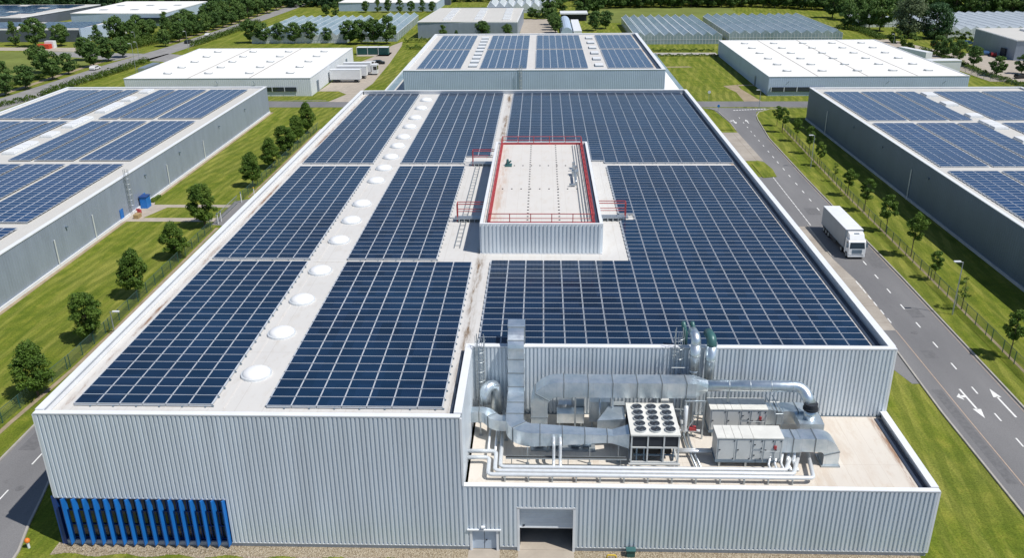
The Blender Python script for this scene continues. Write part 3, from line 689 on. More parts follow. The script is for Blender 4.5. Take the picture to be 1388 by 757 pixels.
t = thing('floor_duct', 'large square duct turning from the rising duct towards the fan chiller', 'duct', (1.5,51.2,LZ))
P = fillet([(-1.85,56.9,6.45),(-1.85,51.15,6.45),(4.6,51.15,6.45)], [1.35], 10)+[Vector((5.0,51.15,6.4)),Vector((6.1,51.15,6.4))]
n = len(P)
flanged(t, P, (0,0,1), 1.1, 1.25, 1.55, ws=[1.1]*(n-3)+[.62,.62,1.2], hs=[1.25]*(n-3)+[.85,.85,1.2])
legs(t, [(-.9,50.4),(.5,51.9),(3.4,50.45),(5.4,50.7),(-2.5,53.3),(-1.2,54.6)], LZ, 5.95)
t = thing('overhead_duct', 'long square overhead duct along the wall narrowing into a shiny round pipe', 'duct', (6,54.6,LZ))
P = fillet([(-.1,54.65,5.2),(-.1,54.65,8.4),(11.1,54.65,8.4)], 1.35, 10)
flanged(t, P, (0,1,0), 1.3, 1.2, 1.75)
b = MB(); k = 12; A = []
ring0 = [Vector((11.1, 54.65+y, 8.4+z)) for y, z in ((-.65,-.6),(0,-.6),(.65,-.6),(.65,0),(.65,.6),(0,.6),(-.65,.6),(-.65,0))]
ring1 = [Vector((12.0, 54.65+.42*math.cos(a), 8.5+.42*math.sin(a))) for a in [R(225+45*i) for i in range(8)]]
for i in range(8): j = (i+1) % 8; b.face([ring0[i], ring0[j], ring1[j], ring1[i]])
b.build('reducer', m_duct, t)
b = MB(); b.tube(fillet([(12.0,54.65,8.5),(18.8,54.65,8.5),(19.15,53.6,7.6)], .9, 8), .42, 20); b.build('round_pipe', m_duct, t, True)
for x in (13.5,15.0,16.5,18.0): f = MB(); f.tube([(x-.02,54.65,8.5),(x+.02,54.65,8.5)], .44, 20); f.build('pipe_band', m_steel, t)
b = MB(); b.cyl(19.15,53.5,7.45,7.8,.47,20); b.cyl(19.15,53.5,7.3,7.45,.53,20); b.build('collar', m_dark, t)
b = MB(); b.cyl(19.15,53.5,6.5,7.3,.42,20); b.build('round_pipe', m_duct, t, True)
b = MB(); b.box(18.3,52.7,6.0,20.0,54.2,6.55); b.build('duct_box', m_duct, t)
legs(t, [(2.5,54.1),(5.2,54.1),(8.4,54.1),(11.0,54.1),(11.0,55.2),(13.6,54.9)], LZ, 7.85, .06)
for k_, (y, z0, x0, lab, dx) in enumerate([(51.05,6.25,16.5,'square duct leaving the front air handling unit and bending down into the roof','front'),(54.75,6.15,16.3,'square duct leaving the rear air handling unit and bending down into the roof','rear')]):
    t = thing('elbow_duct', lab, 'duct', (18.6,y,LZ))
    P = [Vector((x0,y,z0)),Vector((x0+1.2,y,z0))]+fillet([(x0+1.25,y,z0+.05),(19.95,y,z0+.05),(19.95,y,LZ)], .85, 9)
    n = len(P); flanged(t, P, (0,1,0), 1.25, 1.05, 1.5, ws=[.95,1.25]+[1.25]*(n-2), hs=[1.3,1.05]+[1.05]*(n-2))
    b = MB(); b.box(19.3,y-.75,LZ,20.6,y+.75,LZ+.1); b.build('roof_curb', m_steel, t)
t = thing('branch_duct', 'short curved duct coming out of the side wall of the notch', 'duct', (-4.2,54,LZ))
P = fillet([(XN+.05,54.3,6.1),(-4.0,54.3,6.1),(-3.2,53.2,6.1),(-1.9,53.2,6.1)], .7, 6); flanged(t, P, (0,0,1), .85, .8, 1.3)
legs(t, [(-4.4,53.9),(-3.0,52.9)], LZ, 5.7)
t = thing('gooseneck_vent', 'round gooseneck vent against the wall behind the rising duct', 'vent', (-3.5,56.2,LZ))
b = MB(); b.tube(fillet([(-3.4,56.2,LZ),(-3.4,56.2,7.6),(-4.1,55.6,7.6),(-4.1,55.4,6.4)], .45, 8), .42, 18); b.build('duct_body', m_duct, t, True)
# chiller
ch = thing('chiller', 'white rooftop chiller with fifteen round black fans on a steel frame', 'chiller', (7.8,50,LZ))
cx0, cx1, cy0, cy1, cz = 6.15, 9.45, 50.0, 54.0, 7.35
b = MB()
for z in (5.05,6.25): b.box(cx0,cy0-.05,z,cx1,cy0+.08,z+.1); b.box(cx0,cy1-.08,z,cx1,cy1+.05,z+.1); b.box(cx0-.02,cy0+.09,z,cx0+.1,cy1-.09,z+.1); b.box(cx1-.1,cy0+.09,z,cx1+.02,cy1-.09,z+.1)
for x in (cx0,cx0+1.1,cx0+2.2,cx1-.1):
    for y in (cy0-.04,cy1-.08): b.box(x,y,5.05,x+.1,y+.11,cz-.12)
b.box(cx0-.1,cy0-.15,4.93,cx1+.1,cy0+.02,5.04); b.box(cx0-.1,cy1-.02,4.93,cx1+.1,cy1+.1,5.04)
b.build('frame', m_unit, ch)
for x in (cx0+.1,cx1-.1):
    for y in (cy0,cy1): b = MB(); b.box(x-.09,y-.09,LZ,x+.09,y+.09,4.93); b.build('foot', m_steel, ch)
b = MB(); b.box(cx0-.04,cy0-.08,cz-.12,cx1+.04,cy1+.08,cz); b.build('top_panel', m_unittop, ch)
for i in range(3):
    b = MB(); x = cx0+.13+i*1.08; b.box(x,cy0+.02,6.36,x+.97,cy0+.06,cz-.13); b.build('coil_grille', m_dark, ch)
b = MB(); b.box(cx0+.02,cy0+.15,6.36,cx0+.06,cy1-.1,cz-.13); b.box(cx1-.06,cy0+.15,6.36,cx1-.02,cy1-.1,cz-.13); b.build('coil_grille', m_dark, ch)
b = MB()
for x, r in ((6.8,.3),(7.8,.36),(8.8,.28)): b.tube([(x,50.6,5.6),(x,53.4,5.6)], r, 12)
b.box(6.5,51,5.15,9.1,53.2,5.4); b.build('compressor', m_black, ch)
b = MB()
for x in (6.6,7.1,8.3,9.1): b.tube([(x,50.25,5.1),(x,50.25,6.3)], .06, 6)
b.tube([(6.4,50.3,5.5),(9.2,50.3,5.5)], .07, 6); b.build('pipework', m_trim, ch)
for j, y in enumerate((53.42,52.66,51.95,51.22,50.52)):
    for i in range(3):
        x = 6.85+i*1.0
        f = MB(); f.lathe([(.385,0),(.385,.12),(.36,.13),(.35,.03),(.02,.03)], x, y, cz, 20); fo = f.build('fan', m_unit, ch)
        f = MB(); f.lathe([(.355,.035),(.355,.09),(.02,.09)], x, y, cz, 20); f.build('fan_recess', m_dark, fo)
        f = MB()
        for k in range(6):
            a = k*R(60)+i+j; ca, sa = math.cos(a), math.sin(a); c2, s2 = math.cos(a+.55), math.sin(a+.55)
            f.face([(x+.07*ca,y+.07*sa,cz+.07),(x+.31*ca,y+.31*sa,cz+.06),(x+.31*c2,y+.31*s2,cz+.10),(x+.07*c2,y+.07*s2,cz+.09)])
        f.lathe([(.09,.05),(.09,.12),(.02,.13)], x, y, cz, 10); f.build('fan_blades', m_black, fo)
        f = MB()
        for r_ in (.14,.24,.34): f.tube([(x+r_*math.cos(q*R(30)), y+r_*math.sin(q*R(30)), cz+.14) for q in range(13)], .006, 4)
        f.build('fan_guard', m_trim, fo)
def ahu(x0, x1, y0, y1, lab):
    t = thing('air_handling_unit', lab, 'air handler', ((x0+x1)/2, y0, LZ), group='air handling units')
    b = MB(); b.box(x0,y0,5.12,x1,y1,6.88); b.build('casing', m_unit, t)
    L = x1-x0
    xs = [x0, x0+L*.13, x0+L*.26, x0+L*.38, x0+L*.55, x1]
    for i in range(5): b = MB(); b.box(xs[i]+(.0 if i else -.04),y0-.05,6.88,xs[i+1]-.025+(.065 if i == 4 else 0),y1+.05,6.96); b.build('roof_panel', m_unittop, t)
    b = MB(); b.box(x0-.05,y0-.06,4.98,x1-.4,y0+.06,5.12); b.box(x0-.05,y1-.06,4.98,x1+.05,y1+.06,5.12); b.box(x0-.05,y0+.07,4.98,x0+.07,y1-.07,5.12); b.build('base_frame', m_trim, t)
    for x in (x0+.2,x0+L*.45,x1-.6): b = MB(); b.box(x,y0,LZ,x+.14,y1,4.98); b.build('foot', m_steel, t)
    for a, c, za, zb in ((.02,.27,5.2,6.8),(.30,.52,5.2,6.8),(.55,.69,6.05,6.8),(.55,.69,5.2,5.95),(.72,.86,5.2,6.8),(.88,.98,5.2,6.8)):
        p = MB(); xa, xb = x0+L*a, x0+L*c
        p.box(xa,y0-.022,za,xb,y0-.003,zb); pd = p.build('access_panel', m_unit, t)
        q = MB(); q.box(xa+.05,y0-.07,(za+zb)/2-.03,xa+.16,y0-.024,(za+zb)/2+.03); q.box(xb-.1,y0-.055,zb-.13,xb-.02,y0-.024,zb-.06); q.box(xb-.1,y0-.055,za+.06,xb-.02,y0-.024,za+.13); q.build('handle', m_dark, pd)
        q = MB()
        for u in ((xa,za,xb,za+.02),(xa,zb-.02,xb,zb),(xa,za+.025,xa+.02,zb-.025),(xb-.02,za+.025,xb,zb-.025)): q.box(u[0],y0-.03,u[1],u[2],y0-.0235,u[3])
        q.build('panel_seal', m_trim, pd)
    b = MB(); b.box(x0+L*.865,y0-.12,6.1,x0+L*.905,y0-.0,6.35); b.build('isolator_switch', m_red, t)
    b = MB(); b.tube([(x0+L*.7,y0-.25,5.15),(x0+L*.7,y0-.25,6.05),(x0+L*.95,y0-.25,6.05),(x0+L*.95,y0-.25,5.15)], .03, 6); b.build('step_rail', m_steel, t)
    return t
ahu(12.05,16.5,50.3,51.8,'pale grey air handling unit in front, beside the chiller'); ahu(12.25,16.3,54.0,55.5,'pale grey air handling unit behind, close to the ribbed wall')
# small boxes behind the ducts
t = thing('duct_box', 'square silver duct boxes under the long overhead duct', 'duct box', (3,55,LZ))
for a in ((1.2,55.0,5.0,3.2,55.9,5.8),(1.3,56.0,6.0,2.3,56.6,6.9),(3.6,54.9,5.2,5.1,55.8,6.9)): b = MB(); b.box(*a); b.build('box_section', m_duct, t)
b = MB(); b.prism([(4.0,52.4),(6.0,52.6),(6.0,54.3),(4.9,54.3)], 5.6, 6.9); b.build('cone_section', m_duct, t)
legs(t, [(1.4,55.1),(3.0,55.1),(3.8,55.0),(4.9,55.0)], LZ, 5.1)
t = thing('valve_set', 'cluster of small pipes and valves with a red handle between the chiller and the wall', 'valves', (10.5,54.3,LZ))
b = MB(); b.tube(fillet([(10.4,56.5,5.2),(10.4,53.6,5.2),(10.4,53.6,7.4)], .25), .15, 10); b.tube([(9.6,54.0,5.1),(11.6,54.0,5.1)], .1, 8); b.tube([(9.8,55.2,4.7),(9.8,55.2,7.6)], .07, 6); b.tube([(10.9,55.2,4.7),(10.9,55.2,7.7)], .07, 6)
b.build('pipe', m_pipe, t, True)
b = MB(); b.box(10.8,53.8,5.2,11.3,54.2,5.4); b.build('handle', m_red, t)
b = MB(); b.box(9.7,53.8,5.0,10.1,54.3,5.35); b.build('valve_body', m_white, t)
# pipe runs
def pipe_run(lab, pts, r=.145, n=10, rad=.3, m=None):
    b = MB(); b.tube(fillet(pts, rad, 5), r, n); return tag(b.build('insulated_pipe', m or m_pipe, None, True, loc=pts[0]), lab, 'pipe', 'silver insulated pipes on the lower roof')
for i, (y, zz) in enumerate(((49.3,5.08),(48.85,5.08),(48.42,5.08))):
    pts = [[(-2.75,56.0,5.3),(-2.75,49.3,5.08),(16.6,49.3,5.08),(18.0,52.4,5.1)], [(-5.1,50.9,5.25),(-3.1,50.9,5.25),(-3.1,48.85,5.08),(17.0,48.85,5.08),(18.4,52.2,5.1)], [(-5.1,50.35,5.1),(-3.55,50.35,5.1),(-3.55,48.42,5.08),(18.2,48.42,5.08),(18.6,51.2,5.1)]][i]
    pipe_run(['back pipe of the three long parallel silver pipes','middle pipe of the three long parallel silver pipes','front pipe of the three, nearest the parapet'][i], pts)
for x, lab in ((.9,'left of two upright silver pipes under the floor duct'),(1.35,'right of two upright silver pipes under the floor duct')): pipe_run(lab, [(x,49.35,5.1),(x,49.9,5.1),(x,49.9,6.6),(x,51.6,6.6)], .11)
for x, lab in ((-3.7,'leftmost silver pipe running back under the branch duct'),(-3.2,'silver pipe beside the leftmost one under the branch duct')): pipe_run(lab, [(x,51.2,4.95),(x,56.8,4.95)], .09)
pipe_run('upper silver pipe crossing from the chiller to the air handling units', [(9.5,51.3,5.15),(12.0,51.3,5.15)], .11); pipe_run('lower silver pipe crossing behind the chiller outlet', [(9.5,51.8,4.95),(12.1,51.8,4.95)], .1)
for x, lab in ((10.7,'left of two pipes running back between chiller and air handlers'),(11.0,'right of two pipes running back between chiller and air handlers')): pipe_run(lab, [(x,49.6,4.85),(x-.3,52.6,4.85),(x-.3,56.6,4.85)], .09, m=m_galv)
for k in range(5):
    x = 15.6+k*.45; pipe_run(['first','second','third','fourth','fifth'][k]+' short bent pipe from the left by the right end of the front air handler', [(x,49.35,5.0),(x,50.0+.1*k,5.0),(x+.2,50.4+.15*k,5.5 if k < 4 else 6.1)], .085 if k < 3 else .12)
for k in range(4):
    x = 16.9+k*.38; b = MB(); b.tube([(x,52.0,LZ+.25),(x,53.6,LZ+.25)], .06+.03*(k % 2), 8); tag(b.build('roof_pipe', m_galv, None, True), 'grey roof pipe behind the front elbow duct, '+['leftmost','second from the left','third from the left','rightmost'][k], 'pipe', 'grey pipes behind the front elbow duct')
for i in range(13):
    x = -2.4+i*1.6; b = MB(); b.box(x-.05,48.2,4.88,x+.05,49.5,4.95); b.box(x-.05,48.25,LZ,x+.05,48.33,4.88); b.box(x-.05,49.38,LZ,x+.05,49.46,4.88)
    tag(b.build('pipe_support', m_steel), ORD[i]+' small steel support from the left under the three long pipes', 'support', 'supports under the three long pipes')
# small plant crowded behind and under the ducts
t = thing('pump_set', 'low dark pump set and pipes under the floor duct', 'pumps', (1.5,52.5,LZ))
for x in (-.4,.7,2.2,3.0):
    b = MB(); b.tube([(x,52.3,LZ+.35),(x+.6,52.3,LZ+.35)], .2, 12); b.build('motor', m_trim, t, True)
b = MB(); b.box(-.7,51.9,LZ,3.9,52.8,LZ+.12); b.build('base_frame', m_steel, t)
b = MB(); b.tube(fillet([(-.7,52.7,LZ+.5),(4.3,52.7,LZ+.5),(4.3,54.4,LZ+.5),(4.3,54.4,7.4)], .2), .08, 8); b.tube(fillet([(-.9,53.1,LZ+.7),(5.6,53.1,LZ+.7),(5.6,56,LZ+.7)], .2), .07, 8); b.build('pipe', m_galv, t, True)
for i, (x, y, w_, d_, h_) in enumerate([(-.6,56.0,.8,.6,1.5),(2.6,56.2,.7,.5,1.9),(5.4,56.1,.9,.6,1.3),(9.0,56.2,.6,.45,1.7),(10.0,55.6,.7,.5,1.1),(17.2,56.3,.7,.4,1.4)]):
    t = thing('control_cabinet', ORD[i]+' grey control cabinet from the left against the notch wall', 'control cabinet', (x, y, LZ), group='control cabinets by the notch wall')
    b = MB(); b.box(x,y,LZ+.15,x+w_,y+d_,LZ+h_); b.build('casing', (m_unit if i % 2 else m_steel), t)
    b = MB(); b.box(x+.05,y-.02,LZ+.25,x+w_-.05,y-.004,LZ+h_-.1); b.box(x+w_-.14,y-.05,LZ+h_*.5,x+w_-.09,y-.02,LZ+h_*.5+.14); b.build('door', m_trim if i in (1,3) else m_unit, t)
t = thing('cable_tray', 'grey cable tray on short legs crossing the lower roof behind the pipes', 'cable tray', (6,49.9,LZ))
b = MB(); b.box(-2.4,49.85,5.35,5.9,50.1,5.4); b.box(-2.4,49.83,5.35,5.9,49.85,5.45); b.box(-2.4,50.1,5.35,5.9,50.12,5.45); b.build('tray', m_steel, t)
b = MB(); b.tube([(-2.4,49.93,5.43),(5.9,49.93,5.43)], .025, 5); b.tube([(-2.4,50.02,5.43),(5.9,50.02,5.43)], .03, 5); b.build('cables', m_black, t)
legs(t, [(-2.0,49.98),(1.9,49.98),(5.5,49.98)], LZ, 5.34, .03)
t = thing('steel_frame', 'light steel portal frame holding the overhead duct near the round pipe', 'frame', (11.3,54.3,LZ))
for x, y in ((10.4,53.7),(11.7,53.7),(10.4,55.6),(11.7,55.6)): b = MB(); b.box(x-.05,y-.05,LZ,x+.05,y+.05,7.7); b.build('post', m_galv, t)
b = MB(); b.box(10.3,53.65,7.7,11.8,53.75,7.8); b.box(10.3,55.55,7.7,11.8,55.65,7.8); b.tube([(10.4,53.7,5),(11.7,53.7,7.6)], .03, 5); b.build('beam', m_galv, t)
t = thing('walkway_rail', 'thin steel hand rail beside the rear air handling unit', 'railing', (17,53.2,LZ))
for x in (16.7,17.2): b = MB(); b.tube([(x,53.3,LZ),(x,53.3,7.0)], .045, 6); b.build('post', m_galv, t)
b = MB(); b.tube([(16.7,53.3,7.0),(17.2,53.3,7.0)], .04, 6); b.tube([(16.7,53.3,7.0),(16.4,55.4,7.3)], .04, 6); b.tube([(17.2,53.3,7.0),(16.9,55.4,7.3)], .04, 6); b.build('rail', m_galv, t)
for i, (x, y) in enumerate([(17.6,54.2),(18.3,52.6)]):
    b = MB(); b.box(x,y-.4,LZ,x+.6,y,LZ+.45+.2*i); tag(b.build('crate', m_tanbox), ['brown timber box between the two elbow ducts','smaller brown timber box near the front elbow duct'][i], 'crate')
# exhaust pipes on the wall
for x, z0, z1, lab in ((11.25,8.9,11.3,'left fat exhaust pipe bending over the wall top'),(12.4,8.2,11.2,'right fat exhaust pipe bending over the wall top')):
    t = thing('exhaust_pipe', lab, 'exhaust pipe', (x,56.3,LZ), group='exhaust pipes on the notch wall')
    b = MB(); b.tube([(x,56.3,z0),(x,56.3,z1-.3)], .38, 18); b.build('pipe', m_duct, t, True)
    b = MB(); b.tube([(x,56.3,z0-.35),(x,56.3,z0)], .2, 14, 0, True, .38); b.build('cone', m_duct, t, True)
    b = MB(); b.tube([(x,56.3,LZ),(x,56.3,z0-.3)], .14, 10); b.build('lower_pipe', m_steel, t, True)
    b = MB(); b.tube(fillet([(x,56.3,z1-.35),(x,56.35,z1+.2),(x-.1,57.4,z1+.2)], .45, 7), .36, 18); b.build('elbow', m_duct if x < 12 else m_teal, t, True)
    f = MB(); f.tube([(x,56.3,(z0+z1)/2),(x,56.3,(z0+z1)/2+.06)], .41, 18); f.build('pipe_band', m_steel, t)
for x, lab in ((10.75,'left small green pipe standing behind the fat exhaust pipes'),(11.4,'right small green pipe standing behind the fat exhaust pipes')):
    b = MB(); b.tube(fillet([(x,57.9,RZ),(x,57.9,11.0),(x-.25,57.9,12.0)], .3), .17, 12); tag(b.build('green_pipe', m_teal, None, True), lab, 'pipe', 'green pipes at the wall top')
def ladder(x, y, z0, z1, lab, parent, side=0, cage=True):
    t = thing('caged_ladder', lab, 'ladder', (x, y, z0), group='caged ladders')
    for s in (-.25, .25): b = MB(); b.tube([(x+s,y,z0),(x+s,y,z1+1.1)] if not side else [(x,y+s,z0),(x,y+s,z1+1.1)], .035, 6); b.build('stile', m_steel, t)
    b = MB(); z = z0+.25
    while z < z1+.05:
        b.tube([(x-.25,y,z),(x+.25,y,z)] if not side else [(x,y-.25,z),(x,y+.25,z)], .02, 4); z += .28
    b.build('rungs', m_steel, t)
    if cage:
        z = z0+1.6
        while z < z1+1.1:
            b = MB(); pts = []
            for k in range(9):
                a = R(180*k/8); u, v = .38*math.cos(a), .62*math.sin(a)
                pts.append((x+u, y-v, z) if not side else (x+v*side, y+u, z))
            b.tube(pts, .022, 4); b.build('cage_hoop', m_steel, t); z += .8
        b = MB()
        for k in (1,3,4,5,7):
            a = R(180*k/8); u, v = .38*math.cos(a), .62*math.sin(a)
            p = (x+u, y-v) if not side else (x+v*side, y+u); b.tube([(*p,z0+1.6),(*p,z1+1.05)], .018, 4)
        b.build('cage_bars', m_steel, t)
    return t
ladder(-4.5,56.75,LZ,HT,'tall caged steel ladder in the left corner of the notch',None); ladder(10.1,56.75,8.2,HT+.6,'short caged steel ladder beside the fat exhaust pipes',None)
b = MB(); b.box(9.6,56.2,8.1,11.0,56.9,8.16); b.tube([(9.6,56.2,8.16),(9.6,56.2,9.1),(11,56.2,9.1),(11,56.2,8.16)], .025, 4); tag(b.build('wall_platform', m_steel), 'small steel platform under the short ladder on the notch wall', 'platform')
# ================================================================ SMALL THINGS IN FRONT OF THE HALL
b = MB(); b.tube(fillet([(4.5,46.4,G),(4.5,46.4,.1),(5.1,46.4,.1),(5.1,46.4,G)], .1), .05, 8); tag(b.build('barrier', m_yellow, None, True), 'yellow bent steel barrier on the gravel right of the dock door', 'barrier')
t = thing('utility_cabinet', 'narrow dark green utility cabinet against the front wall', 'cabinet', (6.1,46.75,G))
b = MB(); b.box(5.85,46.6,G,6.4,46.95,.25); b.build('casing', m_green, t); b = MB(); b.box(5.8,46.55,.25,6.45,47.0,.32); b.build('lid', m_teal, t)
t = thing('marker_post', 'small white marker post with an orange head on the grass corner', 'marker post', (*g(-35.2,46.4),G))
hx, hy_ = g(-35.2,46.4); b = MB(); b.cyl(hx,hy_,G,.3,.09,10); b.build('post', m_white, t); b = MB(); b.lathe([(.17,0),(.19,.15),(.1,.26),(.02,.28)], hx, hy_, .28, 12); b.build('head', m_orange, t, True)
# ================================================================ LORRY ON THE ROAD
def wheel(b_parent, x, y, z, r=.42, w=.28, face=-1):
    b = MB(); b.tube([(x-w/2,y,z),(x+w/2,y,z)], r, 20); o = b.build('wheel', m_black, b_parent)
    q = MB(); q.tube([(x+face*(w/2+.004),y,z),(x+face*(w/2+.02),y,z)], r*.55, 14); q.build('rim', m_steel, o); return o
def lorry(x, yf, zg, L=11.2, w=2.12):
    t = thing('articulated_lorry', 'white articulated lorry driving towards the viewer on the right-hand road', 'lorry', (x, yf, zg))
    x0, x1 = x-w/2, x+w/2; zb, zt = zg+.95, zg+3.3
    ys0 = yf+1.75; ye = yf+L
    m_side = MAT('trailer_curtain', (.24,.27,.30), .45, 0, .06)
    b = MB(); b.box(x0,ys0,zb,x1,ye,zt-.04); tr = b.build('trailer', (m_side,), t)
    b = MB(); b.box(x0-.01,ys0-.02,zt-.04,x1+.01,ye+.02,zt+.03); b.build('trailer_roof', m_white, tr)
    b = MB(); b.box(x0-.015,ys0-.03,zb-.1,x1+.015,ye+.01,zb); b.box(x0-.012,ys0-.03,zb,x0+.06,ys0+.05,zt); b.box(x1-.06,ys0-.03,zb,x1+.012,ys0+.05,zt); b.build('trailer_edge', m_trim, tr)
    b = MB(); b.box(x0+.15,ys0+.8,zg+.55,x1-.15,ye-.1,zb-.11); b.box(x0+.02,ys0+3.0,zg+.35,x0+.07,ye-3.4,zb-.12); b.box(x1-.07,ys0+3.0,zg+.35,x1-.02,ye-3.4,zb-.12); b.build('chassis', m_dark, t)
    P = [(yf+.14,zg+.35),(yf,zg+.8),(yf+.02,zg+1.35),(yf+.26,zg+2.2),(yf+.42,zg+2.38),(yf+1.55,zg+2.42),(yf+1.62,zg+.5)]
    b = MB(); n = len(P)
    i0 = len(b.v); b.v += [(x0+.02,y,z) for y, z in P]+[(x1-.02,y,z) for y, z in P]
    b.f.append(tuple(i0+k for k in range(n))); b.f.append(tuple(i0+n+k for k in range(n-1,-1,-1))); b.m += [0,0]
    for k in range(n): q = (k+1) % n; b.f.append((i0+k,i0+q,i0+n+q,i0+n+k)); b.m.append(0)
    cab = b.build('cab', m_white, t)
    b = MB(); b.face([(x0+.12,yf+.005+.02,zg+1.40),(x1-.12,yf+.025,zg+1.40),(x1-.2,yf+.235,zg+2.14),(x0+.2,yf+.235,zg+2.14)]); b.v = [(a,c-.015,d) for a, c, d in b.v]; b.build('windscreen', m_windscreen, cab)
    b = MB(); b.face([(x0+.012,yf+.25,zg+1.45),(x0+.012,yf+1.0,zg+1.45),(x0+.012,yf+1.0,zg+2.1),(x0+.012,yf+.45,zg+2.1)]); b.build('side_window', m_windscreen, cab)
    b = MB(); b.face([(x1-.012,yf+.25,zg+1.45),(x1-.012,yf+1.0,zg+1.45),(x1-.012,yf+1.0,zg+2.1),(x1-.012,yf+.45,zg+2.1)]); b.build('side_window', m_windscreen, cab)
    b = MB(); P = [(yf+.42,zg+2.4),(yf+.8,zg+3.0),(yf+1.5,zg+3.2),(yf+1.5,zg+2.42)]; i0 = 0; b.v = [(x0+.16,y,z) for y, z in P]+[(x1-.16,y,z) for y, z in P]
    for f_ in ((0,1,2,3),(7,6,5,4),(0,4,5,1),(1,5,6,2),(2,6,7,3)): b.f.append(f_); b.m.append(0)
    b.build('wind_deflector', m_white, cab)
    b = MB(); b.box(x-.3,yf+.85,zg+3.04,x+.3,yf+1.1,zg+3.1); b.build('roof_hatch', m_trim, cab)
    b = MB(); b.box(x0+.45,yf-.02,zg+.78,x1-.45,yf+.03,zg+1.28)
    b.box(x0+.3,yf+.03,zg+.4,x1-.3,yf+.1,zg+.52); b.build('grille', m_trim, cab)
    b = MB(); b.box(x0+.02,yf-.03,zg+.32,x1-.02,yf+.12,zg+.5); b.build('bumper', m_white, cab)
    for s in (x0+.25,x1-.25): b = MB(); b.box(s-.18,yf-.02,zg+.6,s+.18,yf+.06,zg+.76); b.build('headlight', m_dome, cab)
    for s, xx in ((-1,x0),(1,x1)): b = MB(); b.box(xx+s*.05,yf+.2,zg+1.5,xx+s*.25,yf+.3,zg+2.05); b.build('mirror', m_trim, cab)
    for y in (yf+.75,yf+2.7,ye-3.2,ye-2.2,ye-1.2):
        for s, xx in ((-1,x0+.16),(1,x1-.16)): wheel(t, xx, y, zg+.42, face=s)
    return t
lx, ly = g(38.95,100.8); lorry(lx, ly, G+.02)
# ================================================================ SIDE HALLS
def hall_box(name, lab, x0, y0, x1, y1, h, mw, mr, pitch=.6, depth=.05, parw=.35, rdrop=.35, faces='lrfk', gz=G, cop=None):
    t = thing(name, lab, name.replace('_', ' '), ((x0+x1)/2, y0, gz))
    for k, a, c in (('f',(x0,y0),(x1,y0)),('r',(x1,y0),(x1,y1)),('k',(x1,y1),(x0,y1)),('l',(x0,y1),(x0,y0))):
        b = MB(); b.rib(a, c, gz, h-.1, pitch if k in faces else 5, depth); b.build('wall', mw, t)
    b = MB(); b.box(x0+.1,y0+.1,h-rdrop-.1,x1-.1,y1-.1,h-rdrop); b.build('roof', mr, t)
    b = MB()
    for a in ((x0-.08,y0-.08,x1+.08,y0+parw),(x0-.08,y1-parw,x1+.08,y1+.08),(x0-.08,y0+parw,x0+parw,y1-parw),(x1-parw,y0+parw,x1+.08,y1-parw)): b.box(a[0],a[1],h-.1,a[2],a[3],h)
    for a in ((x0+.02,y0+.02,x1-.02,y0+parw-.05),(x0+.02,y1-parw+.05,x1-.02,y1-.02),(x0+.02,y0+parw-.05,x0+parw-.05,y1-parw+.05),(x1-parw+.05,y0+parw-.05,x1-.02,y1-parw+.05)): b.box(a[0],a[1],h-.42,a[2],a[3],h-.1,skip='t')
    b.build('parapet', cop or m_white, t); return t
ZL = 5.35
lb = hall_box('warehouse', 'grey clad solar hall on the left beyond the lawn', -104.5, 40, -60.15, 188.3, 5.6, m_clad2, m_roof_side, .5, .02, .5)
b = MB(); b.box(-60.1,40,G,-59.95,188.2,.15); b.build('plinth', m_white, lb)
for y in (97.9,107.6,132.5,148.5): b = MB(); b.tube([(-60.0,y,G),(-60.0,y,3.4)], .09, 8); b.build('downpipe', m_pipe, lb)
for y in (101,124.5,138,157,172): b = MB(); b.box(-60.1,y,3.9,-59.85,y+.3,4.05); b.build('lamp', m_trim, lb)
for y in (115.1,122.6): b = MB(); b.box(-60.1,y,G,-60.03,y+1.0,1.5); b.build('door', m_blue, lb)
ladder(-59.95,118.2,G,5.6,'caged ladder on the wall of the left hall',None,side=1)
for k, (ya, yb) in enumerate(((182,185.4),(173.6,177),(162.5,171),(150,158),(142.8,146),(131.5,139),(119,126),(102,110),(86,95))):
    s = MB(); s.box(-85.9,ya,ZL-.1,-83.8,yb,ZL+.22); so = s.build('skylight', m_pipe, lb)
    d = MB()
    n = max(1, round((yb-ya)/2.2))
    for i in range(n):
        a, c = ya+(yb-ya)*i/n+.1, ya+(yb-ya)*(i+1)/n-.1; d.prism([(-85.8,a),(-83.9,a),(-83.9,c),(-85.8,c)], ZL+.22, ZL+.4)
    d.build('glazing', m_dome, so)
GL = 'solar arrays on the grey left hall'
bands = [(157.3,185.2,25,'furthest row'),(127.7,154.6,24,'second row from far end'),(98.6,125.2,24,'third row from far end'),(72,96.4,22,'nearest row')]
colsL = [(-71.4,-63.2,5,'column at the right edge'),(-78.5,-72.2,4,'second column from the right'),(-82.6,-79.0,2,'narrow column beside the skylights'),(-89.9,-86.9,2,'narrow column left of the skylights'),(-95.2,-90.4,3,'column second from the left'),(-102.6,-95.6,4,'column at the left edge')]
for bi, (y0, y1, rw, bl) in enumerate(bands):
    for ci, (x0, x1, cn, cl) in enumerate(colsL):
        if bi == 3 and ci > 1: continue
        if bi == 2 and ci > 3: continue
        solar_array(x0, x1, y0, y1, ZL+.2, cn, rw, f'left hall solar array, {bl}, {cl}', GL, gx=.10, gy=.09, edge=False, cm=m_cell_b)
rb = hall_box('warehouse', 'dark sided solar hall on the right behind the fence and young trees', 54.9, 40, 97.5, 180.3, 6.45, m_clad_shaded, m_roof_side, .5, .02, .45)
b = MB(); b.box(54.78,40,G,54.92,180.3,.15); b.build('plinth', m_plinth, rb)
for y in (120,138,152): b = MB(); b.box(54.7,y,4.6,54.85,y+.35,4.8); b.build('lamp', m_trim, rb)
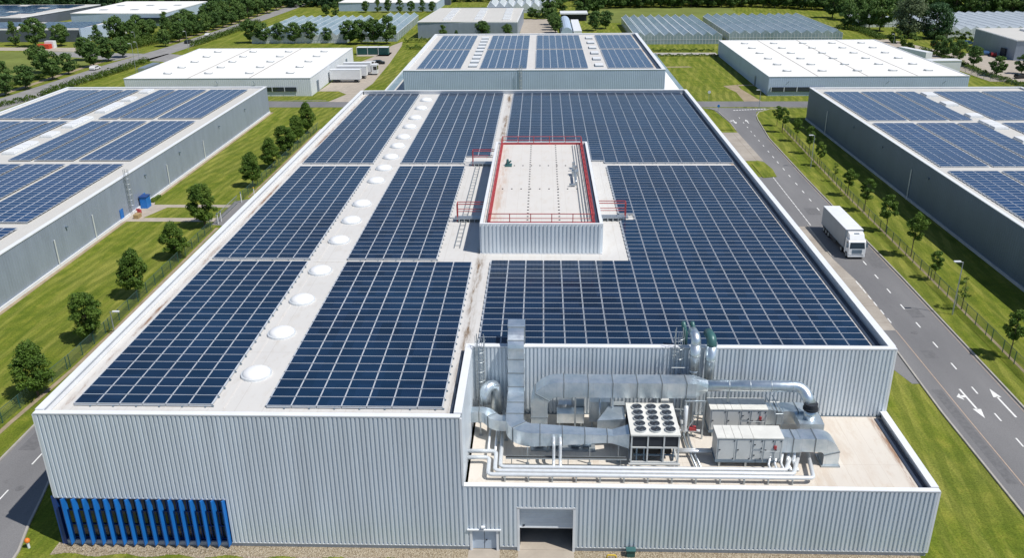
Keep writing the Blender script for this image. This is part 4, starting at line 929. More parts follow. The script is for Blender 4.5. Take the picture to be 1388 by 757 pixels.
for y, z in ((126,4.4),(167,4.4)): b = MB(); b.tube([(54.8,y,G),(54.8,y,z)], .09, 8); b.build('downpipe', m_pipe, rb)
ZR = 6.1
for k, (ya, yb) in enumerate(((171.6,174.8),(162.8,165.8),(152.8,155.4),(144,150),(134.8,138),(122,128),(110,114))):
    s = MB(); s.box(75.0,ya,ZR-.1,77.4,yb,ZR+.22); so = s.build('skylight', m_pipe, rb)
    d = MB(); n = max(1, round((yb-ya)/2.2))
    for i in range(n): a, c = ya+(yb-ya)*i/n+.1, ya+(yb-ya)*(i+1)/n-.1; d.prism([(75.1,a),(77.3,a),(77.3,c),(75.1,c)], ZR+.22, ZR+.4)
    d.build('glazing', m_dome, so)
GR = 'solar arrays on the dark sided right hall'
bandsR = [(150.6,176.4,23,'furthest row'),(121,148.4,24,'middle row'),(91,118.6,24,'nearest row')]
colsR = [(56.6,63.4,4,'column at the left edge'),(64.0,70.3,4,'second column from the left'),(70.9,74.5,2,'narrow column left of the skylights'),(78.3,87.1,5,'column right of the skylights'),(87.8,96.3,5,'column at the right edge')]
for bi, (y0, y1, rw, bl) in enumerate(bandsR):
    for ci, (x0, x1, cn, cl) in enumerate(colsR):
        if (bi == 1 and ci > 3) or (bi == 2 and ci > 1): continue
        solar_array(x0, x1, y0, y1, ZR+.2, cn, rw, f'right hall solar array, {bl}, {cl}', GR, gx=.10, gy=.09, edge=False, cm=m_cell_b)
# hall behind the long one
rear = hall_box('warehouse', 'wide pale blue solar hall directly behind the long central hall', -29.9, 187.8, 26.3, 248.5, 9.0, m_clad3, m_roof, .4, .03, .7)
b = MB(); b.box(24.8,188.6,8.66,25.6,247.6,8.7); b.build('dark_roof_strip', m_parapet_shade, rear)
for xs_, nm in ((-16.3,'l'),(11.6,'r')):
    for k in range(9 if nm == 'l' else 6):
        y = 193.5+k*(5.7 if nm == 'l' else 9); s = MB(); s.box(xs_,y,8.6,xs_+1.9,y+3.0,8.85); so = s.build('skylight', m_trim, rear)
        d = MB(); d.prism([(xs_+.1,y+.1),(xs_+1.9,y+.1),(xs_+1.9,y+2.9),(xs_+.1,y+2.9)], 8.85, 9.05); d.build('glazing', m_dome, so)
ladder(-4.6,187.6,G,9.0,'caged ladder on the front wall of the hall behind',None)
for y0, y1, bl in ((191.2,218.4,'front row'),(220.2,245.6,'back row')):
    for x0, x1, cn, cl in ((-27.4,-17.7,6,'left end'),(-13.6,-3.3,6,'second from the left'),(-1.4,10.1,7,'third from the left'),(14.4,24.3,6,'right end')):
        solar_array(x0, x1, y0, y1, 8.86, cn, 22, f'solar array on the hall behind, {bl}, {cl}', 'solar arrays on the hall behind', gx=.14, gy=.03, edge=False, cm=m_cell_b)
t = thing('side_annex', 'low flat white roofed annex along the right side of the rear hall', 'annex', (29,188,G))
b = MB(); b.box(26.5,187.6,G,30.4,250,3.3); b.build('wall', m_clad_w, t); b = MB(); b.box(26.4,187.4,3.3,30.5,250.2,3.5); b.build('roof', m_roof_white, t)
b = MB(); b.box(30.55,187.4,2.6,31.9,250.2,3.1); b.build('glazed_edge', m_gh, t)
for k in range(4): b = MB(); b.box(26.8+k*.9,187.3,.3,27.5+k*.9,187.55,2.9); b.build('door', m_red if k in (1,2) else m_dark, t)
t = thing('side_annex', 'low glazed annex with a blue end along the left side of the rear hall', 'annex', (-33,188,G))
b = MB(); b.box(-33.8,190,G,-30.2,248,2.7); b.build('wall', m_glass, t); b = MB(); b.box(-33.9,189,2.7,-30.2,216,2.85); b.build('roof', m_roof_side, t)
b = MB(); b.box(-36.2,189,2.0,-34.0,250,2.2); b.build('glazed_edge', m_gh, t); b = MB(); b.box(-31.2,189.7,G,-30.2,189.95,3.4); b.build('end_panel', m_blue, t)
b = MB(); b.box(-36.5,189,2.2,-36.2,250,2.4); b.build('gutter', m_white, t)
# white roofed halls
def vents(t, x0, x1, y0, y1, nx, ny, z, skew=0):
    for i in range(nx):
        for j in range(ny):
            x = x0+(x1-x0)*(i+.5)/nx+skew*(j % 2); y = y0+(y1-y0)*(j+.5)/ny
            b = MB(); b.box(x-.85,y-.6,z,x+.85,y+.6,z+.22); b.box(x-1.05,y-.35,z,x-.86,y+.35,z+.34); so = b.build('skylight', m_steel, t)
            d = MB(); d.lathe([(.95,.22),(.85,.3),(.6,.36),(.3,.4),(.03,.4)], x, y, z, 14, 0, .85, .55); d.build('glazing', m_dome, so)
def strips(t, x0, x1, y0, y1, z, fr):
    for f_ in fr:
        b = MB(); x = x0+(x1-x0)*f_; b.box(x-.14,y0,z,x+.14,y1,z+.05); b.build('dark_roof_strip', m_kerb, t)
wl = hall_box('warehouse', 'white roofed hall left of the yard where trailers are parked', -100.9, 207.5, -55.5, 257.5, 4.1, m_clad_w, m_roof_white, .5, .015, .2, .12)
vents(wl, -98, -57, 210, 255, 4, 5, 3.98); strips(wl, -100.9, -55.5, 208, 257, 3.97, (.34,.67))
b = MB(); b.box(-98,207.25,.9,-59,207.45,1.9); w_ = b.build('window', m_glass, wl); b = MB()
for k in range(14): b.box(-98+k*3,207.2,.85,-97.85+k*3,207.24,1.95)
b.build('frame', m_clad_w, w_)
for y in (213,247): b = MB(); b.box(-55.5,y,G,-55.38,y+1.8,2.4); b.build('door', m_trim, wl)
for x in (-78,-69): b = MB(); b.tube([(x,207.4,2.6),(x-.4,207.1,3.5)], .05, 5); b.build('lamp', m_trim, wl)
wr = hall_box('warehouse', 'white roofed hall on the right behind the mown field', 53.0, 205.8, 99, 268.3, 4.25, m_clad3, m_roof_white, .5, .015, .2, .12)
vents(wr, 55, 97, 209, 266, 5, 6, 4.14, .0); strips(wr, 53, 99, 206, 268, 4.1, (.25,.5,.75))
b = MB(); b.box(53.6,205.55,.8,66,205.75,1.8); w_ = b.build('window', m_glass, wr); b = MB()
for k in range(5): b.box(53.6+k*3,205.5,.75,53.75+k*3,205.54,1.85)
b.build('frame', m_clad_w, w_)
b = MB(); b.box(52.85,218,G,52.98,219.2,2.2); b.build('door', m_trim, wr)
for x in (57,80,93): b = MB(); b.tube([(x,205.7,2.4),(x+.6,205.3,3.2)], .05, 5); b.build('lamp', m_trim, wr)
# polygon halls far away
def poly_hall(lab, P, h, mw, mr, band=None):
    cx_ = sum(p[0] for p in P)/len(P); cy_ = min(p[1] for p in P)
    t = thing('warehouse', lab, 'warehouse', (cx_, cy_, G))
    b = MB(); b.prism(P, G, h-.3); b.build('wall', mw, t)
    q = [(cx_+(x-cx_)*1.004, y) for x, y in P]; b = MB(); b.prism(q, h-.3, h-.02); b.build('parapet', m_white, t)
    b = MB(); b.prism([(cx_+(x-cx_)*.99, y+(.3 if y == cy_ else -.3)) for x, y in P], h-.02, h+.02); b.build('roof', mr, t); return t
t = poly_hall('far left grey hall with rows of solar panels and a white edge', [(-300,349),(-206,348),(-199,400),(-300,402)], 3.9, m_clad_d, m_roof_side)
b = MB()
for j in range(9):
    for i in range(16):
        x = -282+i*4.9; y = 351+j*5.2
        if x+4.2 < -211+j*1.2 and (i*7+j*5) % 11: b.box(x,y,3.95,x+4.3,y+3.9,4.15,0)
b.build('solar_panels', m_cell_b, t)['kind'] = 'stuff'
b = MB(); b.box(-232,347.5,G,-222,348.2,2.6); b.build('office_front', m_glass, t)
t = poly_hall('pale hall with a white roof and a dark window band at far left', [(-189.5,355),(-151,352.5),(-151.5,404),(-189.5,406)], 4.6, m_clad3, m_roof_white)
b = MB(); b.prism([(-161,352.5),(-150.6,352),(-150.8,367),(-151.4,367),(-151.4,353.2),(-161,353.6)], 1.0, 3.0); b.build('window', m_glass, t)
b = MB()
for x, y in ((-183,366),(-170,366),(-158,366),(-184,384),(-171,384),(-159,384)): b.box(x,y,4.6,x+3,y+2,4.8)
b.build('skylight', m_steel, t)
t = poly_hall('low dark hall with solar panels and an open white canopy, far left', [(-215,307.5),(-161.5,306.5),(-161,328),(-215,330)], 4.05, m_clad_d, m_roof_side)
b = MB()
for i in range(20):
    for j in range(5):
        x = -210+i*2.4; y = 309.5+j*3.8
        if i not in (9,10): b.box(x,y,4.1,x+2.1,y+3.2,4.25)
b.build('solar_panels', m_cell_b, t)['kind'] = 'stuff'
b = MB(); b.prism([(-161.4,305.8),(-160.8,305.8),(-155.5,327),(-156.5,327)], G, 4.4); b.build('side_screen', m_clad3, t)
b = MB(); b.box(-156,318,3.6,-146,326,3.85)
for x in (-155,-151,-147): b.box(x,318.3,G,x+.4,318.7,3.6)
b.build('canopy', m_white, t)
t = poly_hall('distant long hall with a pale grey roof at the top', [(-92,405),(-47.3,402),(-46.5,440),(-92,442)], 3.5, m_clad3, m_roof_white)
t = poly_hall('grey walled hall with strips of white rooflights behind the rear solar hall', [(-43.5,311),(-8.6,309.5),(-7.4,357),(-40.8,359)], 5.3, m_clad2, m_roof_side)
for x in (-35,-24,-14):
    for k in range(8): b = MB(); y = 315+k*5; b.box(x,y,5.3,x+2.8,y+2.6,5.75); b.build('skylight', m_dome, t)
t = poly_hall('blue grey hall with a dark door at the right edge', [(134.6,256.2),(175,247),(178,285),(135.6,284)], 5.4, m_clad2, m_roof_side)
b = MB(); b.box(134.2,261,G,134.55,263.6,2.4); b.build('door', m_dark, t)
b = MB(); b.box(139,254.3,G,144,254.9,3.2); b.build('roller_door', m_clad2, t)
for k in range(4): b = MB(); b.box(146+k*6,270,5.4,149+k*6,278,6); b.build('skylight', m_dome, t)
t = thing('depot_shed', 'flat white roofed open shed left of the greenhouses, far back', 'shed', (12,360,G))
b = MB(); b.box(7.6,361,G,17.8,368,2.4); b.build('wall', m_dark, t); b = MB(); b.box(7.2,360,2.4,18.2,369,2.9); b.build('roof', m_white, t)
t = thing('barrel_shed', 'curved grey roofed tunnel shed in front of the open shed', 'shed', (8.5,320,G))
b = MB(); P = [(6.6+2.2*(1-math.cos(R(a))), 2.6*math.sin(R(a))) for a in range(0, 181, 20)]
for i in range(len(P)-1): b.face([(P[i][0],318,G+P[i][1]),(P[i+1][0],318,G+P[i+1][1]),(P[i+1][0],356,G+P[i+1][1]),(P[i][0],356,G+P[i][1])])
b.face([(p[0],318,G+p[1]) for p in P]); b.build('roof', m_clad3, t)
b = MB(); b.box(11.3,320,G,14.2,356,.9); b.build('white_cover', m_white, t)
b = MB(); b.box(-70,430,G,-44,436,3); b.box(-38,385,G,-14,392,2.2); tag(b.build('depot_shed', m_clad_d), 'low dark sheds with pale roofs far back beyond the depot', 'shed')
# greenhouses: rows of glass gables
def greenhouse(lab, x0, x1, y0, y1, n, eave, ridge, m=None, x0f=None):
    t = thing('greenhouse', lab, 'greenhouse', ((x0+x1)/2, y0, G), group='greenhouses'); m = m or m_gh
    w = (x1-x0)/n; b = MB()
    for i in range(n):
        xa = x0+i*w; xm = xa+w/2; xb = xa+w
        b.face([(xa,y0,eave),(xm,y0,ridge),(xm,y1,ridge),(xa,y1,eave)]); b.face([(xm,y0,ridge),(xb,y0,eave),(xb,y1,eave),(xm,y1,ridge)])
    b.build('roof', m, t)
    b = MB()
    for i in range(n):
        xa = x0+i*w
        for y in (y0,y1): b.face([(xa,y,G),(xa+w,y,G),(xa+w,y,eave),(xa+w/2,y,ridge),(xa,y,eave)])
    b.face([(x0,y0,G),(x0,y1,G),(x0,y1,eave),(x0,y0,eave)]); b.face([(x1,y0,G),(x1,y1,G),(x1,y1,eave),(x1,y0,eave)]); b.build('wall', m, t)
    b = MB()
    for i in range(n+1):
        xa = x0+i*w; b.box(xa-.07,y0-.05,eave-.05,xa+.07,y1,eave+.1)
        if i < n:
            b.box(xa+w/2-.05,y0,ridge-.02,xa+w/2+.05,y1,ridge+.06)
            for s in range(3): b.box(xa+w*s/3-.04,y0-.06,G,xa+w*s/3+.04,y0-.01,eave)
    for s in range(int((y1-y0)/4)): b.box(x0-.06,y0+s*4,G,x0-.01,y0+s*4+.1,eave); b.box(x1+.01,y0+s*4,G,x1+.06,y0+s*4+.1,eave)
    b.box(x0,y0-.08,(G+eave)/2,x1,y0-.04,(G+eave)/2+.08); b.build('frame', m_white, t)
    b = MB(); b.face([(x0+.5,y0+.5,G+.02),(x1-.5,y0+.5,G+.02),(x1-.5,y1-.5,G+.02),(x0+.5,y1-.5,G+.02)]); b.build('floor', m_plinth, t)
greenhouse('left of the two large greenhouses behind the mown field', 30.5, 58.8, 293, 347, 9, 2.5, 3.6)
greenhouse('right of the two large greenhouses behind the mown field', 62.0, 99, 297, 349, 11, 2.5, 3.6)
greenhouse('wide greenhouse at far left behind the round trees', -99, -66.5, 300, 352, 10, 2.3, 3.5)
greenhouse('small greenhouse of four glass gables beside the wide left one', -62.5, -49.8, 303, 360, 4, 2.4, 3.6)
greenhouse('white greenhouse at the top right edge before the wood', 136, 215, 303, 350, 22, 2.6, 3.7, m_ghw)
greenhouse('row of white gabled greenhouses at the top middle', -24, 6, 392, 420, 8, 2.4, 4.2, m_ghw)
greenhouse('small pale greenhouse partly hidden by the big tree at right', 118, 131, 335, 352, 3, 2.2, 3.2, m_ghw)
# ================================================================ TREES
def crown(n, rx, h, z0, leaf, seed, shape='oval', K=None, hollow=.55):
    rnd = random.Random(seed); b = MB(); K = K or 40
    C = []
    for _ in range(K):
        u = rnd.random(); a = rnd.random()*6.283
        if shape == 'egg': rr = rx*min(1, (u/.28)**.6)*(1-max(0, u-.28)/.74)**.75+.08
        elif shape == 'cone': rr = rx*(1-u)**.65*(.55+.45*min(1, u*6)); 
        elif shape == 'oval': rr = rx*math.sqrt(max(0, 1-(2*u-1)**2))*1.0
        else: rr = rx*(.75+.25*math.sin(u*3.1))
        q = rnd.random()**.38*rr*rnd.uniform(.85,1.1)
        C.append((q*math.cos(a), q*math.sin(a), z0+h*(.04+.92*u), rnd.uniform(.55,1.15)))
    for cx_, cy_, cz_, s in C:
        br = .30*min(rx, h*.5)*s+.08
        for _ in range(int(n/K*s)):
            v = Vector((rnd.gauss(0,1), rnd.gauss(0,1), rnd.gauss(0,1))).normalized()*br*rnd.random()**.4
            p = Vector((cx_, cy_, cz_))+Vector((v.x, v.y, v.z*.75))
            nn = (v.normalized()*.8+Vector((rnd.gauss(0,.6), rnd.gauss(0,.6), rnd.gauss(.4,.5)))).normalized()
            t1 = nn.orthogonal().normalized(); t2 = nn.cross(t1); ang = rnd.random()*6.28; ll = leaf*rnd.uniform(.6,1.3)
            e1 = (t1*math.cos(ang)+t2*math.sin(ang))*ll; e2 = nn.cross(e1)*.7
            b.face([p-e1*.5-e2*.2, p-e2*.5, p+e1*.5, p+e2*.5])
    return b
def trunk(z1, r, seed, limbs=5, spread=.8):
    rnd = random.Random(seed+99); b = MB(); b.tube([(0,0,-.02),(rnd.uniform(-.05,.05),rnd.uniform(-.05,.05),z1*.55),(rnd.uniform(-.1,.1),rnd.uniform(-.1,.1),z1)], r, 7, 0, True, r*.35)
    for k in range(limbs):
        a = k*6.28/limbs+rnd.random(); z = z1*rnd.uniform(.35,.7); l = spread*rnd.uniform(.6,1)
        b.tube([(0,0,z),(l*.5*math.cos(a),l*.5*math.sin(a),z+l*.5),(l*math.cos(a),l*math.sin(a),z+l*1.1)], r*.4, 5, 0, True, r*.12)
    return b
def tree_proto(name, n, rx, h, z0, leaf, seed, shape, m, tr=.1, K=None, spread=.8):
    t = thing(name, 'tree', 'tree', (0,0,0), world=False)
    crown(n, rx, h, z0, leaf, seed, shape, K).build('crown', m, t)
    if tr: trunk(z0+h*.75, tr, seed, 6, spread).build('trunk', m_bark, t)
    return t
USED = set()
def plant(p, x, y, lab, group, s=1, rz=None, sz=None, rnd=random):
    if sz is None: sz = s*rnd.uniform(.9,1.14); s = s*rnd.uniform(.92,1.12)
    rz = rnd.random()*6.28 if rz is None else rz; sc_ = (s, s, sz or s)
    if p not in USED:
        USED.add(p)
        if p not in KIDS: KIDS[p] = [(c, list(c.children)) for c in p.children]
        p.location = (x, y, G); p.rotation_euler = (0,0,rz); p['label'] = lab; p['group'] = group; p.scale = sc_; return p
    r = copy_thing(p, (x, y, G), rz, lab, sc_); r['group'] = group; return r
near = [tree_proto('broadleaf_tree', 15000, 1.75, 4.75, .95, .20, 11+i, ('egg','oval','egg')[i], m_leaf, .12, 80) for i in range(3)]
young = [tree_proto('young_tree', 4200, 1.05, 2.7, 1.8, .18, 31+i, 'oval', m_leaf, .06, 30, .5) for i in range(3)]
thin = tree_proto('young_tree', 420, .7, 2.2, 1.2, .16, 41, 'oval', m_leaf5, .05, 12, .6)
LT_ = [(-45.6,66.6,.98,'on the lawn nearest the lower left corner'),(-46.1,77.4,1.0,'second from the viewer in the row by the left fence'),(-46.1,88.5,1.03,'third from the viewer in the row by the left fence'),(-46.4,100.6,.93,'fourth from the viewer in the row by the left fence'),(-46.9,112.3,1.0,'beside the gate driveway at the path end'),
      (-46.2,131.7,1.02,'sixth from the viewer in the row by the left fence'),(-46.4,142.6,.9,'seventh from the viewer in the row by the left fence'),(-46.3,151.4,.98,'eighth from the viewer in the row by the left fence'),(-46.6,160.5,.85,'ninth from the viewer in the row by the left fence'),(-46.6,168.5,1.0,'last and furthest in the row by the left fence')]
for i, (x, y, s, l) in enumerate(LT_): plant(near[i % 3], *g(x, y), 'dense green tree '+l, 'trees along the left fence', s)
RT_ = [(45.0,75.0,1.15),(45.8,94.3,.82),(46.1,101.9,1.15),(46.2,110.8,1.0),(46.3,119.5,1.12),(46.3,127.0,1.0),(46.9,143.5,.85),(47.4,151.6,1.0),(47.7,160.8,.9),(46.9,168,1.05),(47.2,173.5,.9)]
for i, (x, y, s) in enumerate(RT_): plant(young[i % 3], *g(x, y), 'slim young tree by the right fence, '+ORD[i]+' in the row counting from the viewer', 'young trees along the right fence', s)
for i, (x, y, s) in enumerate([(45.4,86.2,1.2),(46.6,134.5,.9)]): plant(thin, *g(x, y), ['bare looking sapling beside the near right lamp post','bare looking sapling in the far half of the right tree row'][i], 'sparse saplings by the right fence', s)
far = [tree_proto('round_tree', 4200, 2.35, 5.1, 1.0, .42, 51+i, 'oval', m_leaf2, .14, 55, 1.2) for i in range(4)]
cone = [tree_proto('conifer_tree', 3600, 2.2, 7.0, .5, .38, 61+i, 'egg', m_leaf2, .14, 55, 1.0) for i in range(2)]
bush = [tree_proto('bush', 900, 1.3, 1.8, .05, .3, 71+i, 'oval', m_leaf5, 0, 18) for i in range(2)]
silver = tree_proto('silver_tree', 9000, 5.2, 10.5, .8, .6, 81, 'oval', m_leaf4, .3, 90, 2.5)
big = tree_proto('large_tree', 9000, 5.2, 11.5, .3, .6, 82, 'oval', m_leaf3, .3, 90, 2.5)
# avenue at far left
AV = [(-130.8,207.7,.95),(-130.7,216.2,1.05),(-130.8,229.4,1.25),(-130.8,238.0,1.0),(-129.9,250.5,1.1),(-130.3,260.7,1.15),(-129.5,268.5,1.1),(-125.6,291.9,.95),(-125.4,303.1,1.1),(-126.4,312,1.1),(-125.8,320,1.15),(-125.6,328,1.1),(-125.1,336,1.2),(-124.2,344,1.15),(-123.8,353,1.2),(-123.4,362,1.25),(-123,372,1.3),(-122.6,383,1.35),(-122,395,1.4),(-121.6,408,1.4)]
for i, (x, y, s) in enumerate(AV): plant(far[i % 4], *g(x, y), 'tree on the left side of the avenue, '+ORD[i]+' counting from the viewer', 'trees lining the avenue', s)
B2 = [(-139,222,1.0),(-139.5,240,1.25),(-138.5,263,1.0),(-178.8,295.5,1.15),(-170.5,293.5,1.35),(-162.5,294.5,1.25),(-152,299,1.1),(-147,303,1.3),(-141.5,302,1.1),(-138,296,1.2),(-143,311,1.2),(-139,306,1.0),(-135,316,1.2),(-133.5,325,1.3),(-133,334,1.3),(-131.5,343,1.35),(-136.5,338,1.2),(-131,353,1.35),(-136,358,1.3),(-130.5,364,1.4),(-129.5,376,1.45),(-135,371,1.3),(-129,390,1.5),(-128,404,1.5),(-141,330,1.1),(-143,321,1.0)]
for i, (x, y, s) in enumerate(B2): plant((far if i % 3 else cone)[i % 2], *g(x, y), 'dark tree in the belt behind the avenue, '+ORD[i]+' counting roughly from the viewer', 'belt of trees behind the avenue', s*(1 if i % 3 else .85))
TR = [(-99.5,299.5,1.15),(-94.5,298.5,1.1),(-89,299,1.15),(-84,298.5,1.2),(-78.5,299,1.2),(-72.5,298.5,.8),(-64.5,296,1.3),(-60.5,295,1.35),(-56.3,295.6,1.3),(-51.8,295,1.4)]
for i, (x, y, s) in enumerate(TR): plant(far[(i+1) % 4], *g(x, y), ORD[i]+' round tree from the left in front of the left greenhouses', 'round trees before the left greenhouses', s)
BT = [(-78,396),(-73,397),(-68,396),(-63,397),(-58,396),(-53,397),(-48.5,396),(-88,380),(-93,384)]
for i, (x, y) in enumerate(BT): plant((cone if i % 2 else far)[i % 2], *g(x, y), ORD[i]+' tree from the left before the distant long hall', 'trees before the distant long hall', .8)
ET = [(-34.1,305,.75),(-29.4,304,.4),(-20.6,305,1.05),(-11.8,305,.85)]
for i, (x, y, s) in enumerate(ET): plant((cone if i in (0,1) else far)[i % 2], *g(x, y), ['pointed tree at the left before the grey rooflight hall','very small pointed tree before the grey rooflight hall','widest round tree before the grey rooflight hall','round tree at the right before the grey rooflight hall'][i], 'trees before the grey rooflight hall', s)
MT = [(4.8,322,.95),(4.2,330,.95),(4.5,338,1.0),(4.0,346,1.15),(19.5,327,1.1),(23.5,333,1.0),(3,372,1.6),(17,378,1.6),(23,382,1.7),(-4.5,367,.7),(-2,366,.7),(0.8,366,.65),(8.5,388,1.2)]
for i, (x, y, s) in enumerate(MT): plant(far[i % 4], *g(x, y), ORD[i]+' in the loose group of trees round the depot sheds, counting from the nearest', 'trees round the depot sheds', s)
# right-hand side trees
big1 = at(1262, 54); sil = at(1238, 52)
plant(silver, sil[0]-1, sil[1]+2, 'large pale silvery tree in front of the wood at right', 'large trees at right', 1.12, 0)
plant(big, big1[0]+2, big1[1]+3, 'large dark tree beside the pale silvery one at right', 'large trees at right', 1.08, 1)
RT2 = [(1214,58,2.3),(1234,66,2.4),(1192,42,1.9),(1148,38,1.3),(1163,40,1.1),(1178,38,1.2),(1146,27,1.5),(1128,24,1.6),(1171,28,1.5)]
for i, (x, y, s) in enumerate(RT2): q = at(x, y); plant(bush[i % 2] if i < 2 else far[i % 4], q[0], q[1], ORD[i]+' bushy tree right of the greenhouses, counting from the nearest', 'bushy trees right of the greenhouses', s)
RT3 = [(1270,73,1.05),(1282,77,1.15),(1299,83,1.1),(1319,90,1.2),(1350,103,1.0),(1384,100,1.0)]
for i, (x, y, s) in enumerate(RT3): q = at(x, y); plant(far[(i+2) % 4], q[0], q[1], ORD[i]+' tree from the left along the far right car park', 'trees along the far right car park', s*.82)
for i, (x, y, s) in enumerate([(1284,50,.7),(1295,54,1.1),(1310,56,1.25),(1042,55,.9)]): q = at(x, y); plant(bush[i % 2], q[0], q[1], ['small round bush before the white greenhouse','round clipped bush before the white greenhouse, second from left','wide round bush beside the blue grey hall','round bush before the right large greenhouse'][i], 'round bushes near the greenhouses', s*1.4)
# hedges
def hedge(lab, P, w, h, seed, n=40, leaf=.3):
    rnd = random.Random(seed); b = MB(); P = [Vector(p) for p in P]; L = 0
    for i in range(len(P)-1):
        d = P[i+1]-P[i]; l = d.length; t_ = d/l; nn = Vector((-t_.y, t_.x))
        for _ in range(int(l*n)):
            u = rnd.random()*l; wob = .8+.25*math.sin((L+u)*1.9+seed)+.15*math.sin((L+u)*4.7)
            s_ = rnd.uniform(-1, 1); hh = h*wob*math.sqrt(max(0, 1-s_*s_*.7)); p2 = P[i]+t_*u+nn*(s_*w/2*wob)
            p = Vector((p2.x, p2.y, G+hh*rnd.random()**.35)); v = Vector((rnd.gauss(0,1), rnd.gauss(0,1), abs(rnd.gauss(.4,.8)))).normalized(); e1 = v.orthogonal().normalized()*leaf*rnd.uniform(.6,1.3); e2 = v.cross(e1)*.7
            b.face([p-e1*.5-e2*.2, p-e2*.5, p+e1*.5, p+e2*.5])
        L += l
    return tag(b.build('hedge', m_leaf5), lab, 'hedge', 'hedges')
hedge('long hedge between the avenue and the left white roofed hall', gp((-120.5,205),(-120.6,221),(-118.5,240),(-117.6,258)), 3.0, 1.7, 3, 110, .36)
hedge('hedge along the avenue beside the left greenhouse', gp((-116,290),(-114.8,320),(-113.6,356)), 2.6, 2.0, 4, 80, .4)
hedge('low hedge along the field path behind the rear hall', gp((26,275.5),(53,275)), 1.6, .9, 5, 60)
hedge('low hedge in front of the field path', gp((27,266),(53,265.5)), 1.6, .7, 6, 60)
hedge('hedge beside the far right car park', [at(1250,68), at(1290,82), at(1330,100), at(1387,118)], 2.2, 1.1, 7, 90, .34)
hedge('hedge at the end of the yard drive before the grey rooflight hall', gp((-43.5,283),(-34,283)), 2.4, 1.3, 8, 90)
hedge('dark hedge bushes behind the drive beside the rooflight hall', gp((-46.5,299),(-36,300)), 2.6, 1.7, 9, 90)
hedge('scrubby hedge line right of the large greenhouses', [at(1135,38), at(1165,42), at(1195,54)], 4, 1.8, 10, 110, .4)
hedge('roadside hedge at the far left end of the cross road', gp((-128,186),(-121.5,204)), 2.4, 1.2, 12, 90, .34)
hedge('tall bushy undergrowth under the tree belt behind the avenue', gp((-137,284),(-131,305),(-130.5,340),(-128,400)), 7, 3.2, 21, 170, .5)
hedge('bushes along the left side of the avenue near the junction', gp((-137,218),(-136,240),(-134.5,250)), 2.2, 1.0, 22, 90, .4)
hedge('shrubs beside the low dark hall and its canopy', gp((-158,302),(-146,305),(-140,312)), 4, 2.4, 23, 130, .4)
# the wood
def wood(name, lab, spots, seed, m):
    rnd = random.Random(seed); b = MB()
    protos = [crown(950, 3.2, 7.8, .3, .85, seed*10+i, 'oval', 24) for i in range(4)]
    for x, y in spots:
        pr_ = protos[rnd.randrange(4)]; a = rnd.random()*6.28; s = rnd.uniform(.85,1.45); ca, sa = math.cos(a)*s, math.sin(a)*s; i0 = len(b.v)
        b.v += [(x+vx*ca-vy*sa, y+vx*sa+vy*ca, G+vz*s) for vx, vy, vz in pr_.v]; b.f += [tuple(i0+q for q in f_) for f_ in pr_.f]; b.m += pr_.m
    return tag(b.build(name, m), lab, 'wood', kind='stuff')
rw = random.Random(5)
sp = []
for row in range(5):
    x = 20
    while x < 330:
        y = (418 if x < 96 else 418-(x-96)*.55 if x < 190 else 366) + row*6.5+rw.uniform(-2,2); sp.append((x+rw.uniform(-1,1), y)); x += 4.4+row*.5
wood('wood', 'dark wood closing the view along the top right', sp, 5, m_leaf3)
sp = []
for row in range(4):
    x = -330
    while x < -94:
        y = 424-(0 if x > -200 else 4)+row*7+rw.uniform(-2,2); sp.append((x+rw.uniform(-1,1), y)); x += 5+row*.5
wood('wood', 'dark wood closing the view along the top left', sp, 6, m_leaf3)
sp = []
for row in range(2):
    x = -92
    while x < 20: sp.append((x, 446+row*8+rw.uniform(-2,2))); x += 5.5
wood('wood', 'line of dark trees far behind the greenhouses at top middle', sp, 8, m_leaf3)
# individually visible trees at the edge of the wood
for i in range(44):
    x = 22+i*4.55; y = (411 if x < 96 else 411-(x-96)*.55 if x < 190 else 358)+rw.uniform(-1.5,1.5)
    plant((far[i % 4] if i % 5 else cone[0]), x, y, ORD[i]+' tree from the left along the near edge of the right wood', 'trees at the edge of the right wood', rw.uniform(1.2,1.75))
# ================================================================ FENCES, LAMPS, SIGNS
def fence(lab, P, h=1.35, post=2.4, m=None, pitch=.16):
    t = thing('fence', lab, 'fence', (P[0][0], P[0][1], G), group='wire fences'); b = MB()
    for i in range(len(P)-1):
        a, c = Vector(P[i]), Vector(P[i+1]); L = (c-a).length; d = (c-a)/L
        for k in range(int(L/pitch)):
            q = a+d*(k*pitch); w = .014; b.face([(q.x-d.x*w, q.y-d.y*w, G+.05),(q.x+d.x*w, q.y+d.y*w, G+.05),(q.x+d.x*w, q.y+d.y*w, G+h),(q.x-d.x*w, q.y-d.y*w, G+h)])
        z = .1
        while z < h: b.face([(a.x,a.y,G+z-.013),(c.x,c.y,G+z-.013),(c.x,c.y,G+z+.013),(a.x,a.y,G+z+.013)]); z += .15
        b.tube([(a.x,a.y,G+h),(c.x,c.y,G+h)], .025, 4)
        for k in range(int(L/post)+1):
            q = a+d*(k*post); p = MB(); p.box(q.x-.03,q.y-.03,G,q.x+.03,q.y+.03,G+h+.03); p.build('post', m_green, t)
    b.build('wire_mesh', m_wire, t); return t
fence('green wire fence along the left lawn, near section before the gate', gp((-46.9,40),(-46.2,62),(-45.4,72),(-45.3,80),(-45.6,112)))
fence('green wire fence along the left lawn, far section beyond the gate', gp((-45.6,125),(-45.3,172)))
fence('green wire fence along the right-hand verge', gp((44.6,62),(45.1,80),(45.4,95),(46.0,125),(46.9,150),(47.8,172)))
fence('wire fence beside the far right car park', [at(1300,96), at(1387,124)], 1.5, 3, pitch=.3)
b = MB()
